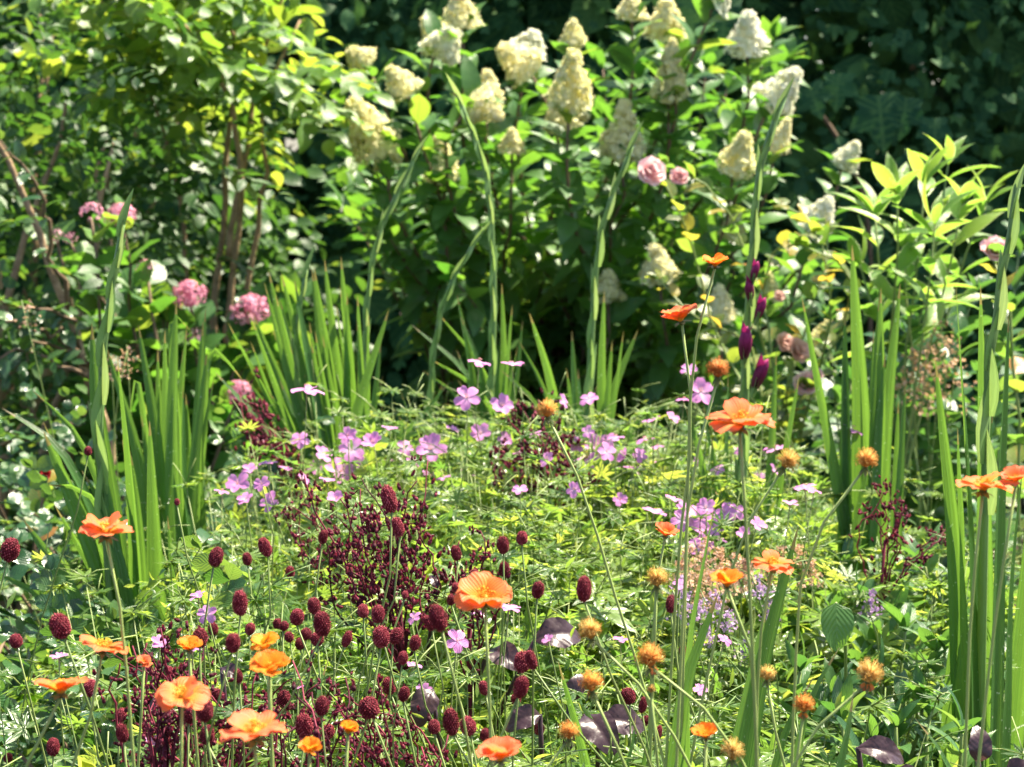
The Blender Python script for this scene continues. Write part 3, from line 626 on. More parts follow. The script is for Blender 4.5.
# ------------------------------------------------------------------ hardy geranium foliage
def crane_clump(seed):
    """one clump of finely cut foliage, 0.78 m tall, on its own thin stalks"""
    leaves = MB(); stalks = MB(); n = 350
    P = np.stack([rng.normal(size=n) * .13, rng.normal(size=n) * .13, .80 - np.abs(rng.normal(size=n)) * .20], -1)
    P[:, 2] -= 1.1 * (P[:, 0] ** 2 + P[:, 1] ** 2); P = P[P[:, 2] > .1]; n = len(P)
    d = rng.normal(size=(n, 3)) * [.8, .8, .4] + P * [2.5, 2.5, 0] + [0, 0, .25]; N = rng.normal(size=(n, 3)) * .5 + [0, -.1, 1]
    F = frames(d, N); S = rng.uniform(.012, .030, n); k = rng.integers(0, 3, n)
    for i in range(3): leaves.inst(L_CRANE[i], F[k == i], P[k == i], S[k == i])
    m = 110; Q = np.stack([rng.normal(size=m) * .13, rng.normal(size=m) * .13, .82 - np.abs(rng.normal(size=m)) * .14], -1)
    b5 = rng.integers(0, n, 170); leaves.inst(L_CRANE5, frames(d[b5], N[b5]), P[b5] - [0, 0, .02], rng.uniform(.018, .040, 170))
    dd = rng.normal(size=(m, 3)) * [.6, .6, .4] + [0, 0, .6]
    leaves.inst(L_SLIP, frames(dd, rng.normal(size=(m, 3)) * .6 + [0, -.4, .6]), Q, rng.uniform(.010, .022, m))
    for j in rng.integers(0, n, 46):
        t = P[j]; b = np.array([t[0] * .25, t[1] * .25, 0]); mid = (t + b) / 2 + [t[0] * .1 + rng.normal() * .02, rng.normal() * .02, .05]
        stalks.tube(spline([b, mid, t], 7), np.linspace(.0016, .0009, 7), 3)
    for j in range(60):
        x, y = rng.normal(size=2) * .12; z = rng.uniform(.62, .84); b = np.array([x * .5, y * .5, .1]); t = np.array([x, y, z])
        stalks.tube(spline([b, (b + t) / 2 + rng.normal(size=3) * .015, t], 6), np.linspace(.0012, .0005, 6), 3)
        for q in range(3):
            dd = unit(np.array([rng.normal(), rng.normal(), .55])); e = t + dd * rng.uniform(.02, .05)
            if q < 2: stalks.tube(np.array([t, (t + e) / 2 + [0, 0, .003], e]), .0006, 3)
            w = rng.uniform(.010, .02); leaves.inst(L_CRANE[q], frames(unit(dd * [1, 1, .2])[None], np.array([[0, -.2, 1.0]])), t[None], w)
        if j % 2: leaves.inst(OCT, np.eye(3)[None], t[None], np.array([[.0016, .0016, .004]]))
    return leaves.mesh('foliage', M['geranium_leaf']), stalks.mesh('stalks', M['green_stem'])
L_CRANE5 = lobed_t([-120, -62, 0, 62, 120], [.75, .95, 1.05, .95, .75], .34, 30, .66, .25)
L_SLIP = leaf_t(.22, 3, 2, .3, .3, .8, .8)
CLUMPS = [crane_clump(i) for i in range(4)]
def build_geranium_clumps():
    i = 0
    for Y in (1.72, 1.95, 2.2, 2.45, 2.7, 2.95, 3.2):
        step = 105 * 2.4 / Y; x0 = 275 if Y < 2.1 else (240 if Y < 3 else 330)
        x1 = 800 if Y < 2.3 else (850 if Y < 3 else 840)
        px = x0
        while px < x1:
            yy = Y + rng.normal() * .05; xx = at(px + rng.normal() * 12, 400, yy)[0]
            top = .79 + rng.normal() * .035 + .02 * math.sin(xx * 6 + yy * 5) + (.03 if 380 < px < 760 and Y > 2.4 else 0) - (.05 if Y < 2 else 0) - (.12 if px < 330 and Y > 2.2 else 0) - (.08 if px > 740 else 0)
            root = thing('geranium_plant', 'bushy hardy geranium', 'plant', (xx, yy, 0), 'hardy geranium clumps'); root['px'], root['py'] = px_of((xx, yy, top - .05))
            f, s = CLUMPS[i % 4]; rz = rng.uniform(0, 6.28); sc = (1.15, 1.15, top / .82)
            for nm, me in (('foliage', f), ('stalk', s)):
                o = link(nm, me, root, scale=sc); o.rotation_euler = (0, 0, rz)
            px += step * rng.uniform(.85, 1.15); i += 1
build_geranium_clumps()
# ------------------------------------------------------------------ gladioli
def sword(mb, pts, w, twist=0.0, face=None, n=18, taper=.7, fold=.30, base_f=.6):
    """sword leaf along pts (base to tip), w wide; face: direction the flat side looks at"""
    P = spline(pts, n); T = unit(np.gradient(P, axis=0)); t = np.linspace(0, 1, n); Ltot = np.linalg.norm(np.diff(P, axis=0), axis=1).sum(); taper = max(.2, 1 - .30 / Ltot)
    face = np.array([0, -1, .1]) if face is None else np.asarray(face, float)
    ww = 1.12 * w / 2 * np.where(t < taper, base_f + (1 - base_f) * np.minimum(1, t / taper * 1.3), np.maximum(1 - ((t - taper) / (1 - taper)), 0) ** .6); ww[-1] = w * .01
    u = np.array([-1, -.5, 0, .5, 1.0]); V = []
    for i in range(n):
        f = face - face.dot(T[i]) * T[i]; f = unit(f); x = np.cross(T[i], f)
        a = twist * (t[i] - .3); x, f = x * math.cos(a) + f * math.sin(a), f * math.cos(a) - x * math.sin(a)
        for q in u: V.append(P[i] + x * q * ww[i] + f * ww[i] * (fold * (abs(q) - .3) * 1.0 + .05 * (abs(q) == .5)))
    i, j = np.meshgrid(np.arange(n - 1), np.arange(4), indexing='ij')
    q = np.stack([i * 5 + j, i * 5 + j + 1, (i + 1) * 5 + j + 1, (i + 1) * 5 + j], -1).reshape(-1, 4)
    mb.add(np.array(V), [q], np.stack([np.tile((u + 1) / 2, n), np.repeat(t, 5)], -1))
BRACT = leaf_t(.31, 6, 2, .8, -.12, .62, .8, 0, .3)
def spike(root, pts, r, blen, n=13, start=.3, name='flower_spike', bw=1.0):
    P = spline(pts, 24); mb = MB(); mb.tube(P, np.linspace(r, r * .35, 24), 6)
    part(name, mb, M['gladiolus_spike'], root); sp = root.children[-1] if False else None
    br = MB(); s = np.linspace(0, 1, 24)
    for k in range(n):
        f = start + (1 - start) * k / n; q = np.array([np.interp(f, s, P[:, i]) for i in range(3)]); q2 = np.array([np.interp(min(1, f + .04), s, P[:, i]) for i in range(3)])
        ax = unit(q2 - q); side = 1 if k % 2 else -1; x = np.array([side, -.25 + .1 * rng.normal(), 0])
        d = ax + x * (.16 + .05 * rng.random()); L = blen * (1 - .35 * (k / n)) * rng.uniform(.9, 1.1)
        br.inst(BRACT, frames(d[None], (-x)[None]), (q + x * r * .6)[None], np.array([[L * bw, L, L]]))
    return br, P
def glad(label, base_px, Y, leaves, w, spikes=(), buds=(), blen=.075, r=.006):
    base = ground_at(base_px, Y); root = thing('gladiolus_plant', label, 'plant', base, 'gladioli standing in the border')
    extra = []
    for pts in leaves:
        pp = [p for p in pts if not isinstance(p, float)]
        if len(pp) < 3 or base_px in (700, 810, 600, 990): continue
        for _ in range(2): dx, dy = rng.normal() * 15, rng.uniform(10, 90); extra.append([(x + dx * (.4 + .6 * k), y + dy * (k / 2)) for k, (x, y) in enumerate(pp)] + [rng.uniform(.6, .95)])
    for pts in leaves + extra:
        ww = w * (pts[-1] if isinstance(pts[-1], float) else 1); pp = [p for p in pts if not isinstance(p, float)]
        Yj = Y + rng.normal() * .03
        if base_px == 325: pp = [(x, y - 26 * (k == len(pp) - 1)) for k, (x, y) in enumerate(pp)]
        P = [at(x, y, Yj + .01 * i) for i, (x, y) in enumerate(pp)]
        P.append(P[-1] + (P[-1] - P[-2]) * .10)
        lo = base * .75 + np.array([P[0][0], Y, 0]) * .25; lo[2] = 0
        mb = MB(); sword(mb, [lo] + P, ww, rng.normal() * .5, np.array([rng.choice([-1, -1, 1]) * rng.uniform(.2, .95), -1, .15]), 34)
        part('leaf', mb, M['gladiolus_leaf'], root)
    for pts in spikes:
        P = [at(x, y, Y - .02) for x, y in pts]
        lo = base.copy(); mb = MB(); C = spline([lo] + P, 28); mb.tube(C, np.linspace(r * 1.4, r * .45, 28), 6)
        sp = part('flower_spike', mb, M['gladiolus_spike'], root)
        vis = np.array([px_of(c) for c in C]); L = np.concatenate([[0], np.cumsum(np.linalg.norm(np.diff(C, axis=0), axis=1))])
        br = MB(); total = L[-1]; s0 = max(0, total - np.linalg.norm(P[0] - P[-1]) * 1.05); k = 0; s = s0
        while s < total - .01:
            f = (s - s0) / (total - s0); q = np.array([np.interp(s, L, C[:, i]) for i in range(3)]); q2 = np.array([np.interp(min(total, s + .03), L, C[:, i]) for i in range(3)])
            ax = unit(q2 - q + 1e-6); side = 1 if k % 2 else -1; x = np.array([side, -.12 + .1 * rng.normal(), 0.0]); bl = blen * (1.15 - .5 * f) * rng.uniform(.9, 1.1)
            rad = np.interp(s, L, np.linspace(r, r * .3, 28))
            d = ax + x * (.07 + .07 * rng.random()); br.inst(BRACT, frames(d[None], (-x)[None]), (q + x * rad * .5)[None], np.array([[bl * .95, bl, bl]]))
            s += blen * (.58 - .24 * f); k += 1
        part('bract', br, M['gladiolus_spike'], sp)
    for px, py, h, lean in buds:
        c = at(px, py, Y - .035); s = m_per_px(Y) * h; ax = unit([math.sin(R(lean)), -.15, math.cos(R(lean))])
        mb = MB(); t = np.linspace(0, 1, 9)
        mb.tube(c + (t[:, None] - .5) * s * ax + np.array([.02, 0, 0]) * (t ** 2)[:, None] * math.sin(R(lean)), s * np.array([.05, .10, .14, .17, .18, .18, .16, .11, .02]), 9)
        for k in range(3):
            a = k * 2.1; d = ax + np.array([math.cos(a) * .1, math.sin(a) * .1, 0]); mb.inst(L_SLIP, frames(d[None], np.array([[-math.cos(a), -math.sin(a), .2]])), (c - ax * s * .3)[None], np.array([[s * 1.3, s * .95, s]]))
        bu = part('bud', mb, M['magenta_bud'], root)
        mb = MB()
        for a in (-.5, .6): mb.inst(BRACT, frames((ax + [a * .25, -.1, 0])[None], np.array([[-a, -.4, 0.1]])), (c - ax * s * .62 + [0, -.004, 0])[None], s * .62)
        part('bud_sheath', mb, M['gladiolus_spike'], bu)
    return root
glad('gladiolus with broad pale leaves and fat green spike behind the left coral geum', 125, 2.3,
     [[(98, 645), (58, 570), (27, 525), 1.15], [(132, 645), (92, 545), (48, 442), 1.25], [(158, 640), (154, 520), (150, 430), 1.05], [(122, 640), (112, 520), (96, 400), (92, 330)], [(140, 640), (134, 520), (126, 430), (118, 362)], [(178, 640), (172, 560), (168, 520), .8], [(118, 640), (104, 500), (72, 428), (36, 394), .5]],
     .026, [[(108, 560), (100, 430), (106, 330), (113, 280), (123, 224)]], blen=.085, r=.006)
glad('clump of narrow upright gladiolus leaves without a spike at the left', 170, 2.8,
     [[(160, 560), (156, 440), (140, 335)], [(168, 560), (166, 440), (165, 340)], [(176, 560), (172, 430), (176, 312)], [(182, 560), (178, 430), (180, 318), (190, 330), .8], [(186, 560), (196, 440), (206, 360)], [(192, 560), (190, 470), (186, 400)], [(158, 560), (148, 470), (142, 420), .8], [(200, 560), (198, 440), (205, 320), .8]], .021)
glad('gladiolus clump with many narrow upright leaves left of the middle', 325, 3.2,
     [[(322, 500), (288, 400), (256, 348)], [(326, 500), (296, 390), (271, 308)], [(330, 500), (308, 380), (284, 310)], [(338, 500), (326, 380), (313, 305)], [(344, 500), (340, 400), (326, 298)], [(318, 500), (270, 400), (232, 356)], [(350, 500), (356, 420), (386, 345)], [(346, 500), (350, 380), (341, 320)], [(334, 500), (318, 430), (302, 360)], [(360, 520), (372, 420), (380, 375)], [(340, 500), (334, 400), (316, 306)], [(352, 500), (352, 400), (342, 296)], [(356, 500), (362, 400), (358, 330)], [(324, 500), (302, 400), (278, 330)], [(336, 500), (312, 380), (296, 315)]], .021, [[(318, 470), (300, 400), (296, 340), (307, 268)]], blen=.07)
glad('gladiolus with tall arching spike in front of the lowest cream panicles at left', 362, 3.35, [[(360, 480), (345, 400), (337, 340)], [(366, 490), (372, 420), (382, 380)]], .02, [[(360, 440), (364, 350), (378, 240), (420, 147)]], blen=.075)
glad('gladiolus with bare spike bending right before the dark gap', 430, 3.4, [[(432, 500), (418, 440), (402, 395)], [(436, 490), (428, 430), (442, 385), .7]], .018, [[(430, 440), (433, 360), (448, 290), (484, 228)]], blen=.075)
glad('gladiolus with the straightest tall spike in the middle', 492, 3.45, [[(478, 440), (470, 360), (458, 300)], [(486, 440), (480, 370), (462, 320)], [(498, 440), (504, 360), (502, 290)], [(500, 440), (508, 360), (512, 310)], [(505, 430), (480, 365), (442, 318), .7]], .018, [[(490, 420), (493, 260), (484, 165), (458, 96)]], blen=.08, r=.007)
glad('gladiolus with tall spike and bright leaves just right of the middle', 588, 3.3, [[(562, 440), (548, 370), (531, 318), 1.2], [(578, 440), (574, 380), (572, 335)], [(604, 440), (602, 390), (604, 300)], [(600, 450), (614, 390), (636, 335), 1.1], [(584, 440), (580, 400), (578, 372)]], .021, [[(588, 430), (592, 330), (603, 225), (632, 146)]], blen=.085, r=.007)
glad('gladiolus with dark magenta buds opening up its spike', 745, 2.7, [[(722, 520), (726, 440), (728, 380), .9], [(768, 520), (772, 440), (776, 360), .8], [(738, 540), (716, 470), (712, 440), .8]], .02, [[(742, 520), (745, 380), (752, 260), (762, 160), (784, 97)]],
     [(754, 272, 22, 8), (750, 291, 26, -4), (759, 310, 26, 12), (745, 345, 38, 3), (758, 376, 36, 16)], blen=.085, r=.008)
glad('fan of sword leaves with leafy green spike right of the faded pink roses', 872, 2.65, [[(846, 540), (846, 430), (845, 322)], [(862, 550), (862, 430), (853, 262), 1.35], [(872, 550), (872, 430), (877, 326)], [(878, 550), (886, 420), (899, 296), 1.1], [(896, 560), (900, 470), (905, 390)]], .019)
glad('tall gladiolus with broad dark leaves at the right edge', 990, 2.1, [[(962, 700), (954, 540), (937, 376), 1.0], [(975, 720), (968, 500), (957, 304), 1.15], [(985, 720), (985, 500), (981, 305)], [(995, 720), (1000, 500), (1008, 330)], [(1005, 720), (1012, 560), (1022, 470), 1.2], [(1015, 720), (1030, 560), (1040, 420), 1.2], [(968, 720), (978, 560), (992, 420)], [(950, 700), (962, 560), (958, 440), .8]], .018,
     [[(985, 500), (988, 380), (1000, 290), (1018, 188)]], blen=.085, r=.006)
glad('broad sword leaves catching light in front at the lower right', 700, 1.55, [[(688, 767), (690, 660), (712, 520), 1.1], [(676, 767), (688, 680), (716, 600)], [(742, 767), (764, 650), (795, 538), 1.15], [(735, 767), (750, 690), (766, 610)]], .024)
glad('short yellow-green sword leaves at the bottom edge below the tan seed heads', 810, 1.5, [[(796, 767), (810, 700), (837, 652), .8], [(840, 767), (848, 730), (853, 695), .7], [(960, 790), (940, 750), (918, 722), .6], [(770, 790), (790, 720), (812, 680), .7]], .02)
glad('low sword leaves standing between the dark crinkled leaves and the seed heads', 600, 1.6, [[(592, 790), (578, 730), (560, 668), .9], [(640, 790), (650, 735), (660, 695), .9], [(318, 700), (320, 680), (328, 660), .7], [(620, 790), (632, 745), (636, 715), .6]], .021)

# ------------------------------------------------------------------ roses
def rose(root, px, py, w, Y, mat, parent=None):
    c = at(px, py, Y); s = w * m_per_px(Y); mb = MB(); RM = np.array(quat_z((rng.normal() * .25, -1, .55)).to_matrix())
    for ring, (n, op, sz) in enumerate(((3, .35, .5), (5, .7, .75), (6, 1.05, .95), (6, 1.35, 1.0))):
        for k in range(n):
            a = k * 6.283 / n + ring * .5 + rng.normal() * .15; o = op + rng.normal() * .1
            d = np.array([math.cos(a) * math.sin(o), math.sin(a) * math.sin(o), math.cos(o)]); N = np.array([-math.cos(a) * math.cos(o), -math.sin(a) * math.cos(o), math.sin(o)])
            mb.inst(PETAL_R, frames((RM @ d)[None], (RM @ N)[None]), c[None], s * .52 * sz)
    part('flower', mb, M[mat], parent or root); root.children
PETAL_R = leaf_t(.95, 5, 4, .15, -.5, 1.3, .55, .06, .2)
def build_rose():
    Y = 3.9; base = ground_at(790, Y); root = thing('rose_bush', 'straggly rose bush with faded pink blooms behind the sword leaves', 'shrub', base)
    for pts in ([(780, 430), (800, 340), (815, 300), (824, 270), (828, 235)], [(785, 430), (790, 370), (795, 350)], [(775, 430), (770, 330), (740, 240), (700, 180), (668, 165)], [(790, 430), (800, 400), (806, 388)], [(780, 430), (840, 330), (850, 270), (800, 245)], [(770, 430), (745, 340), (700, 320), (660, 280)],
                [(800, 430), (830, 300), (815, 225), (780, 205)], [(770, 430), (715, 330), (690, 240), (662, 178)], [(790, 430), (760, 300), (770, 260), (812, 232)]):
        b, P = limb(root, [base] + [at(x, y, Y + rng.normal() * .05) for x, y in pts], .004, .0018, M['green_stem'], 'branch', 5, 18, .003)
        part('foliage', leaves_along(P, L_ROUND, .04, .035, .5, False, 1.1, .9, .1, True), M['rose_leaf'], b)
    for x, y, w, m in ((650, 173, 34, 'rose_petal'), (679, 178, 22, 'rose_petal'), (796, 352, 30, 'faded_petal'), (784, 344, 24, 'faded_petal'), (805, 386, 32, 'rose_petal'), (816, 375, 16, 'rose_petal'), (779, 297, 14, 'faded_petal')): rose(root, x, y, w, Y - .06, m)
    root2 = thing('rose_bush', 'rose bush with a single fresh pink bloom by the right edge', 'shrub', ground_at(1010, 3.2))
    b, P = limb(root2, [ground_at(1010, 3.2), at(1015, 400, 3.2), at(1005, 300, 3.2), at(993, 258, 3.2)], .004, .002, M['green_stem'], 'branch', 5, 14, .003)
    part('foliage', leaves_along(P, L_ROUND, .045, .04, .4, False, 1.1, .9, .1, False), M['rose_leaf'], b)
    rose(root2, 993, 250, 30, 3.2, 'rose_petal')
    root3 = thing('rose_bush', 'rose bush with one small red bloom in the shade at the far left', 'shrub', ground_at(40, 3.1))
    b, P = limb(root3, [ground_at(40, 3.1), at(35, 560, 3.1), at(46, 480, 3.1)], .004, .002, M['twig'], 'branch', 5, 14, .003)
    part('foliage', leaves_along(P, L_ROUND, .04, .03, .4, False, 1.1, .9, .1, False), M['rose_leaf'], b)
    rose(root3, 46, 475, 14, 3.08, 'red_petal')
build_rose()

# ------------------------------------------------------------------ dark purple leaves
def crinkled_t(W, droop):
    t = leaf_t(W, 30, 14, .2, droop, .85, .75, .06); u = np.abs(t['uv'][:, 0] - .5) * 2; k = t['uv'][:, 1] - u * .22
    v = t['v']; ridge = np.abs(np.sin(k * 24)) ** .6; fine = np.sin(k * 70 + u * 9) * np.sin(u * 26 + k * 13)
    v[:, 2] += (.022 * ridge + .008 * fine) * np.minimum(1, 4 * u) * np.sin(np.pi * np.clip(t['uv'][:, 1], .02, 1)) - .03 * u * u * np.sin(t['uv'][:, 1] * 17)
    return t
L_BIG = crinkled_t(.6, 1.5)
L_BIG2 = leaf_t(.85, 12, 6, .08, .5, .9, .7, .07)
def build_purple():
    sets = [('purple-black plant with one glossy leaf arching over under the coral geum', 520, 1.95, [((505, 700), (535, 640), (1, -.1, .45), .12, 1.0), ((470, 690), (490, 650), (.5, -.8, .2), .10, 1.0), ((430, 640), (437, 590), (-.25, .1, 1), .045, .7)]),
            ('purple-grey plant with broad crinkled leaves at the bottom middle', 580, 1.75, [((560, 780), (585, 715), (.5, -.9, -.1), .11, 1.0), ((600, 780), (600, 720), (.9, -.3, .2), .10, 1.0), ((545, 780), (540, 715), (-.8, -.5, .1), .08, 1.0), ((440, 770), (432, 690), (-.3, -.9, -.3), .085, 1.0), ((560, 780), (570, 700), (.2, -.2, .6), .06, 1.)]),
            ('purple-grey leaves with a dark midrib right of the bottom seed heads', 890, 1.6, [((866, 800), (858, 748), (.9, -.3, .12), .10, .8), ((900, 810), (892, 772), (.6, -.6, .1), .07, 1.0)]),
            ('dark purple leaf poking up in the bottom right corner', 985, 1.6, [((985, 810), (978, 762), (.1, -.3, 1), .07, 1.0), ((1010, 810), (1004, 772), (.3, -.6, .5), .06, 1.0)]),
            ('dark rounded leaf hidden among the lower left crimson heads', 180, 1.75, [((182, 760), (178, 690), (.1, -.9, .2), .05, 1.0), ((170, 760), (168, 700), (-.6, -.6, .1), .045, 1.0), ((230, 760), (222, 668), (.6, -.6, .1), .05, 1.0)])]
    for lab, bx, Y, lv in sets:
        base = ground_at(bx, Y); root = thing('purple_leaved_plant', lab, 'plant', base)
        for (p0, p1, d, L, wsc) in lv:
            a, b = at(*p0, Y + .02), at(*p1, Y)
            st, P = limb(root, [base, a * .6 + base * .4 if False else a, b], .0035, .002, M['purple_leaf'], 'leaf_stalk', 6, 12, .002)
            mb = MB(); mb.inst(L_BIG, frames(np.array([d], float), np.array([[.1, -.8, .75]])), b[None], np.array([[L * wsc, L, L]]) * .44)
            part('leaf', mb, M['purple_leaf'], st)
build_purple()

# ------------------------------------------------------------------ burgundy seed sprays
def capsule_t():
    mb = MB()
    for k in range(3):
        a = k * 2.1; d = np.array([math.cos(a) * .3, 1, math.sin(a) * .3]); mb.inst(leaf_t(.5, 3, 2, .6, -.3, .7, .8), frames(d[None], -np.array([[math.cos(a), .2, math.sin(a)]])), np.array([[0, -.6, 0]]), 2.4)
    mb.inst(ICO, np.eye(3)[None], np.zeros((1, 3)), np.array([[.65, 1.0, .65]])); return mb.template()
CAPSULE = capsule_t()
def burgundy(label, px0, py0, Y, pts, dens, px_r, sz=1.0):
    """a dark branching stem set with little capsules; pts: pixel ends of its branches"""
    base = ground_at(px0, Y); root = thing('burgundy_seed_spray', label, 'plant', base)
    hub = at(px0, py0, Y); mb = MB(); caps = MB()
    main = spline([base, (base + hub) / 2 + [rng.normal() * .02, 0, 0], hub], 12); mb.tube(main, np.linspace(.003, .0018, 12), 5)
    for x, y in pts:
        e = at(x, y, Y + rng.normal() * px_r); m = (hub + e) / 2 + rng.normal(size=3) * .016 - [0, 0, .012]
        P = spline([main[-2], m, e], 16); P[4:] += np.cumsum(rng.normal(size=(12, 3)) * .0022, axis=0); mb.tube(P, np.linspace(.0012, .0006, 16), 4)
        nc = max(5, int(dens * np.linalg.norm(e - hub) / .0044))
        t = rng.uniform(.42, 1.0, nc); idx = (t * 15).astype(int)
        Q = P[idx] + rng.normal(size=(nc, 3)) * .0078 * sz
        for q in Q[::5]:
            w = unit(rng.normal(size=3) + [0, 0, .8]); q2 = q + w * rng.uniform(.005, .012) * sz; mb.tube(np.array([q, (q + q2) / 2 + rng.normal(size=3) * .001, q2]), .0006, 3)
            for _ in range(3): Q = np.concatenate([Q, (q2 + rng.normal(size=3) * .0032 * sz)[None]])
        S = rng.uniform(.0014, .0029, len(Q)) * sz; up = rng.normal(size=(len(Q), 3)) * .7 + unit(e - hub) + [0, 0, .5]
        caps.inst(CAPSULE, frames(up, randdir(len(Q))), Q, S)
    part('stem', mb, M['burgundy'], root); part('seed_capsules', caps, M['burgundy'], root)['kind'] = 'stuff'
burgundy('large burgundy seed spray in the middle, left of the dark curled leaf', 400, 600, 1.95, [(322, 475), (338, 500), (352, 478), (365, 520), (372, 492), (385, 470), (398, 505), (412, 480), (425, 495), (345, 540), (360, 565), (330, 560), (380, 545), (420, 520), (405, 550), (428, 555), (350, 505), (375, 580), (395, 580)], 1.0, .03, 1.15)
burgundy('burgundy seed spray behind the pink geraniums at the upper middle', 545, 480, 2.7, [(505, 418), (520, 405), (532, 425), (545, 400), (555, 430), (565, 415), (515, 450), (530, 455), (550, 452), (568, 445), (498, 435), (575, 455)], 1.0, .04, 1.5)
burgundy('burgundy seed spray rising left of the arching dark leaf', 470, 620, 1.95, [(465, 540), (475, 555), (480, 575), (458, 565), (468, 590), (478, 540), (470, 528)], .9, .02)
burgundy('wide burgundy seed spray tangled below the left amber geums', 230, 760, 1.65, [(150, 640), (165, 655), (185, 670), (200, 690), (215, 700), (235, 690), (255, 700), (275, 690), (290, 700), (315, 690), (325, 665), (170, 690), (190, 640), (160, 675), (245, 675), (300, 680), (210, 660), (265, 712), (140, 690), (120, 668)], .75, .04)
burgundy('burgundy seed spray behind the salmon geums at the lower left', 165, 740, 1.55, [(118, 655), (130, 640), (140, 660), (150, 632), (160, 648), (172, 630), (182, 655), (195, 642), (205, 660), (150, 675), (175, 680), (200, 685)], .8, .03)
burgundy('burgundy seed spray between the amber pair and the small fading geum', 310, 770, 1.5, [(270, 690), (285, 705), (295, 680), (305, 700), (318, 676), (328, 700), (338, 684), (350, 705), (290, 722), (325, 722), (345, 725)], .8, .03)
burgundy('burgundy seed spray lying low at the bottom left of middle', 400, 790, 1.6, [(345, 690), (355, 715), (365, 700), (375, 725), (390, 690), (400, 720), (420, 735), (365, 745), (350, 735), (440, 750), (410, 700), (380, 675), (445, 765)], .9, .03)
burgundy('dark seed spray at mid left in front of the round-leaved bush', 300, 480, 3.0, [(245, 405), (252, 420), (262, 412), (272, 432), (282, 425), (295, 440), (258, 395), (240, 390), (300, 455)], .9, .03, 1.5)
burgundy('small dark seed spray between the right-hand sword leaf fans', 885, 540, 2.4, [(868, 485), (878, 495), (888, 480), (893, 505), (902, 520), (880, 515), (945, 545), (950, 525)], .8, .03, 1.2)
burgundy('short burgundy sprig left of the wide pink geraniums', 320, 560, 2.3, [(312, 500), (318, 515), (325, 490), (300, 530), (335, 520), (292, 510)], .9, .03)

# ------------------------------------------------------------------ tan froth and mauve spikes
def froth(name, label, cat, px0, Y, ends, mat, sz, dens):
    base = ground_at(px0, Y); root = thing(name, label, cat, base); mb = MB(); fl = MB()
    for x, y, h in ends:
        e = at(x, y, Y + rng.normal() * .03); s = h * m_per_px(Y); P = spline([base, (base + e) / 2 + rng.normal(size=3) * [.03, .02, 0], e - [0, 0, s], e + [rng.normal() * .01, 0, 0]], 16); mb.tube(P, np.linspace(.0018, .0008, 16), 4)
        n = int(dens); t = rng.random(n); w = s * .28 * (1 - t * .8)
        Q = (e - [0, 0, s]) + t[:, None] * np.array([0, 0, s]) + rng.normal(size=(n, 3)) * w[:, None] * [1, 1, .4]
        k = rng.integers(0, 3, n)
        for i in range(3): fl.inst(FLORETS[i], frames(randdir(n), randdir(n))[k == i], Q[k == i], rng.uniform(.7, 1.3, (k == i).sum()) * sz)
    part('stem', mb, M['green_stem'], root); part('florets', fl, M[mat], root)['kind'] = 'stuff'
froth('faded_astilbe', 'frothy tan-pink faded plumes behind the orange geum pair', 'plant', 705, 2.15, [(690, 545, 40), (705, 540, 45), (720, 548, 40), (735, 555, 40), (682, 560, 30), (712, 570, 40), (745, 560, 30), (698, 575, 36)], 'tan_froth', .004, 150)
froth('catmint', 'pale mauve catmint spikes low in front of the tan plumes', 'plant', 695, 2.0, [(686, 590, 30), (700, 600, 26), (715, 590, 30), (680, 575, 22), (730, 610, 24), (770, 600, 22), (745, 640, 22), (708, 625, 20), (760, 575, 24)], 'mauve_floret', .0035, 70)
froth('seeding_plant', 'brown seeding plume standing before the golden phlox stems', 'plant', 935, 3.5, [(938, 320, 90), (948, 335, 80), (930, 345, 70), (915, 350, 50)], 'tan_froth', .007, 110)
froth('drooping_seed_plant', 'tan hanging seed tassels left of the white-tipped herb', 'plant', 790, 2.3, [(780, 545, 30), (768, 560, 26), (812, 560, 26), (800, 545, 30)], 'tan_froth', .004, 80)
froth('white_tipped_herb', 'herb tipped with one pale pink floret cluster among the pointed leaves', 'plant', 872, 2.2, [(872, 590, 26)], 'mauve_floret', .004, 70)
froth('seeding_shoot', 'airy tan seed heads left of the round-leaved bush at mid left', 'plant', 125, 3.2, [(120, 350, 30), (128, 345, 30), (112, 356, 24), (28, 300, 30)], 'tan_froth', .0045, 30)
# ------------------------------------------------------------------ geums
def geum_petal_t(seed):
    """one broad ruffled petal, length 1 along +Y"""
    rows, cols = 7, 8; t = np.linspace(0, 1, rows + 1); u = np.linspace(-1, 1, cols + 1)
    w = .10 + .56 * np.sin(np.pi * .5 * np.minimum(1, t * 1.25)) ** 1.1; w = w * np.where(t > .8, np.sqrt(np.maximum(0.05, 1 - ((t - .8) / .215) ** 2)) * .35 + .65, 1)
    ph1, ph2 = rng.uniform(0, 6.28, 2); bend = rng.uniform(-.5, .25)
    V = []; UV = []
    for i, tt in enumerate(t):
        for q in u:
            y = tt * (1 - .10 * q * q * tt) + .035 * tt * math.sin(q * 7 + ph1); x = q * w[i]
            z = .10 * math.sin(math.pi * tt) + bend * tt ** 2 * .5 + .06 * tt ** 2 * math.sin(q * 4.5 + ph1) + .035 * tt ** 2 * math.sin(q * 10 + ph2) + .07 * q * q * tt
            V.append((x, y, z)); UV.append(((q + 1) / 2, tt))
    c = cols + 1; i, j = np.meshgrid(np.arange(rows), np.arange(cols), indexing='ij')
    q = np.stack([i * c + j, i * c + j + 1, (i + 1) * c + j + 1, (i + 1) * c + j], -1).reshape(-1, 4)
    return dict(v=np.array(V), f=[q], uv=np.array(UV))
GP = [geum_petal_t(i) for i in range(9)]
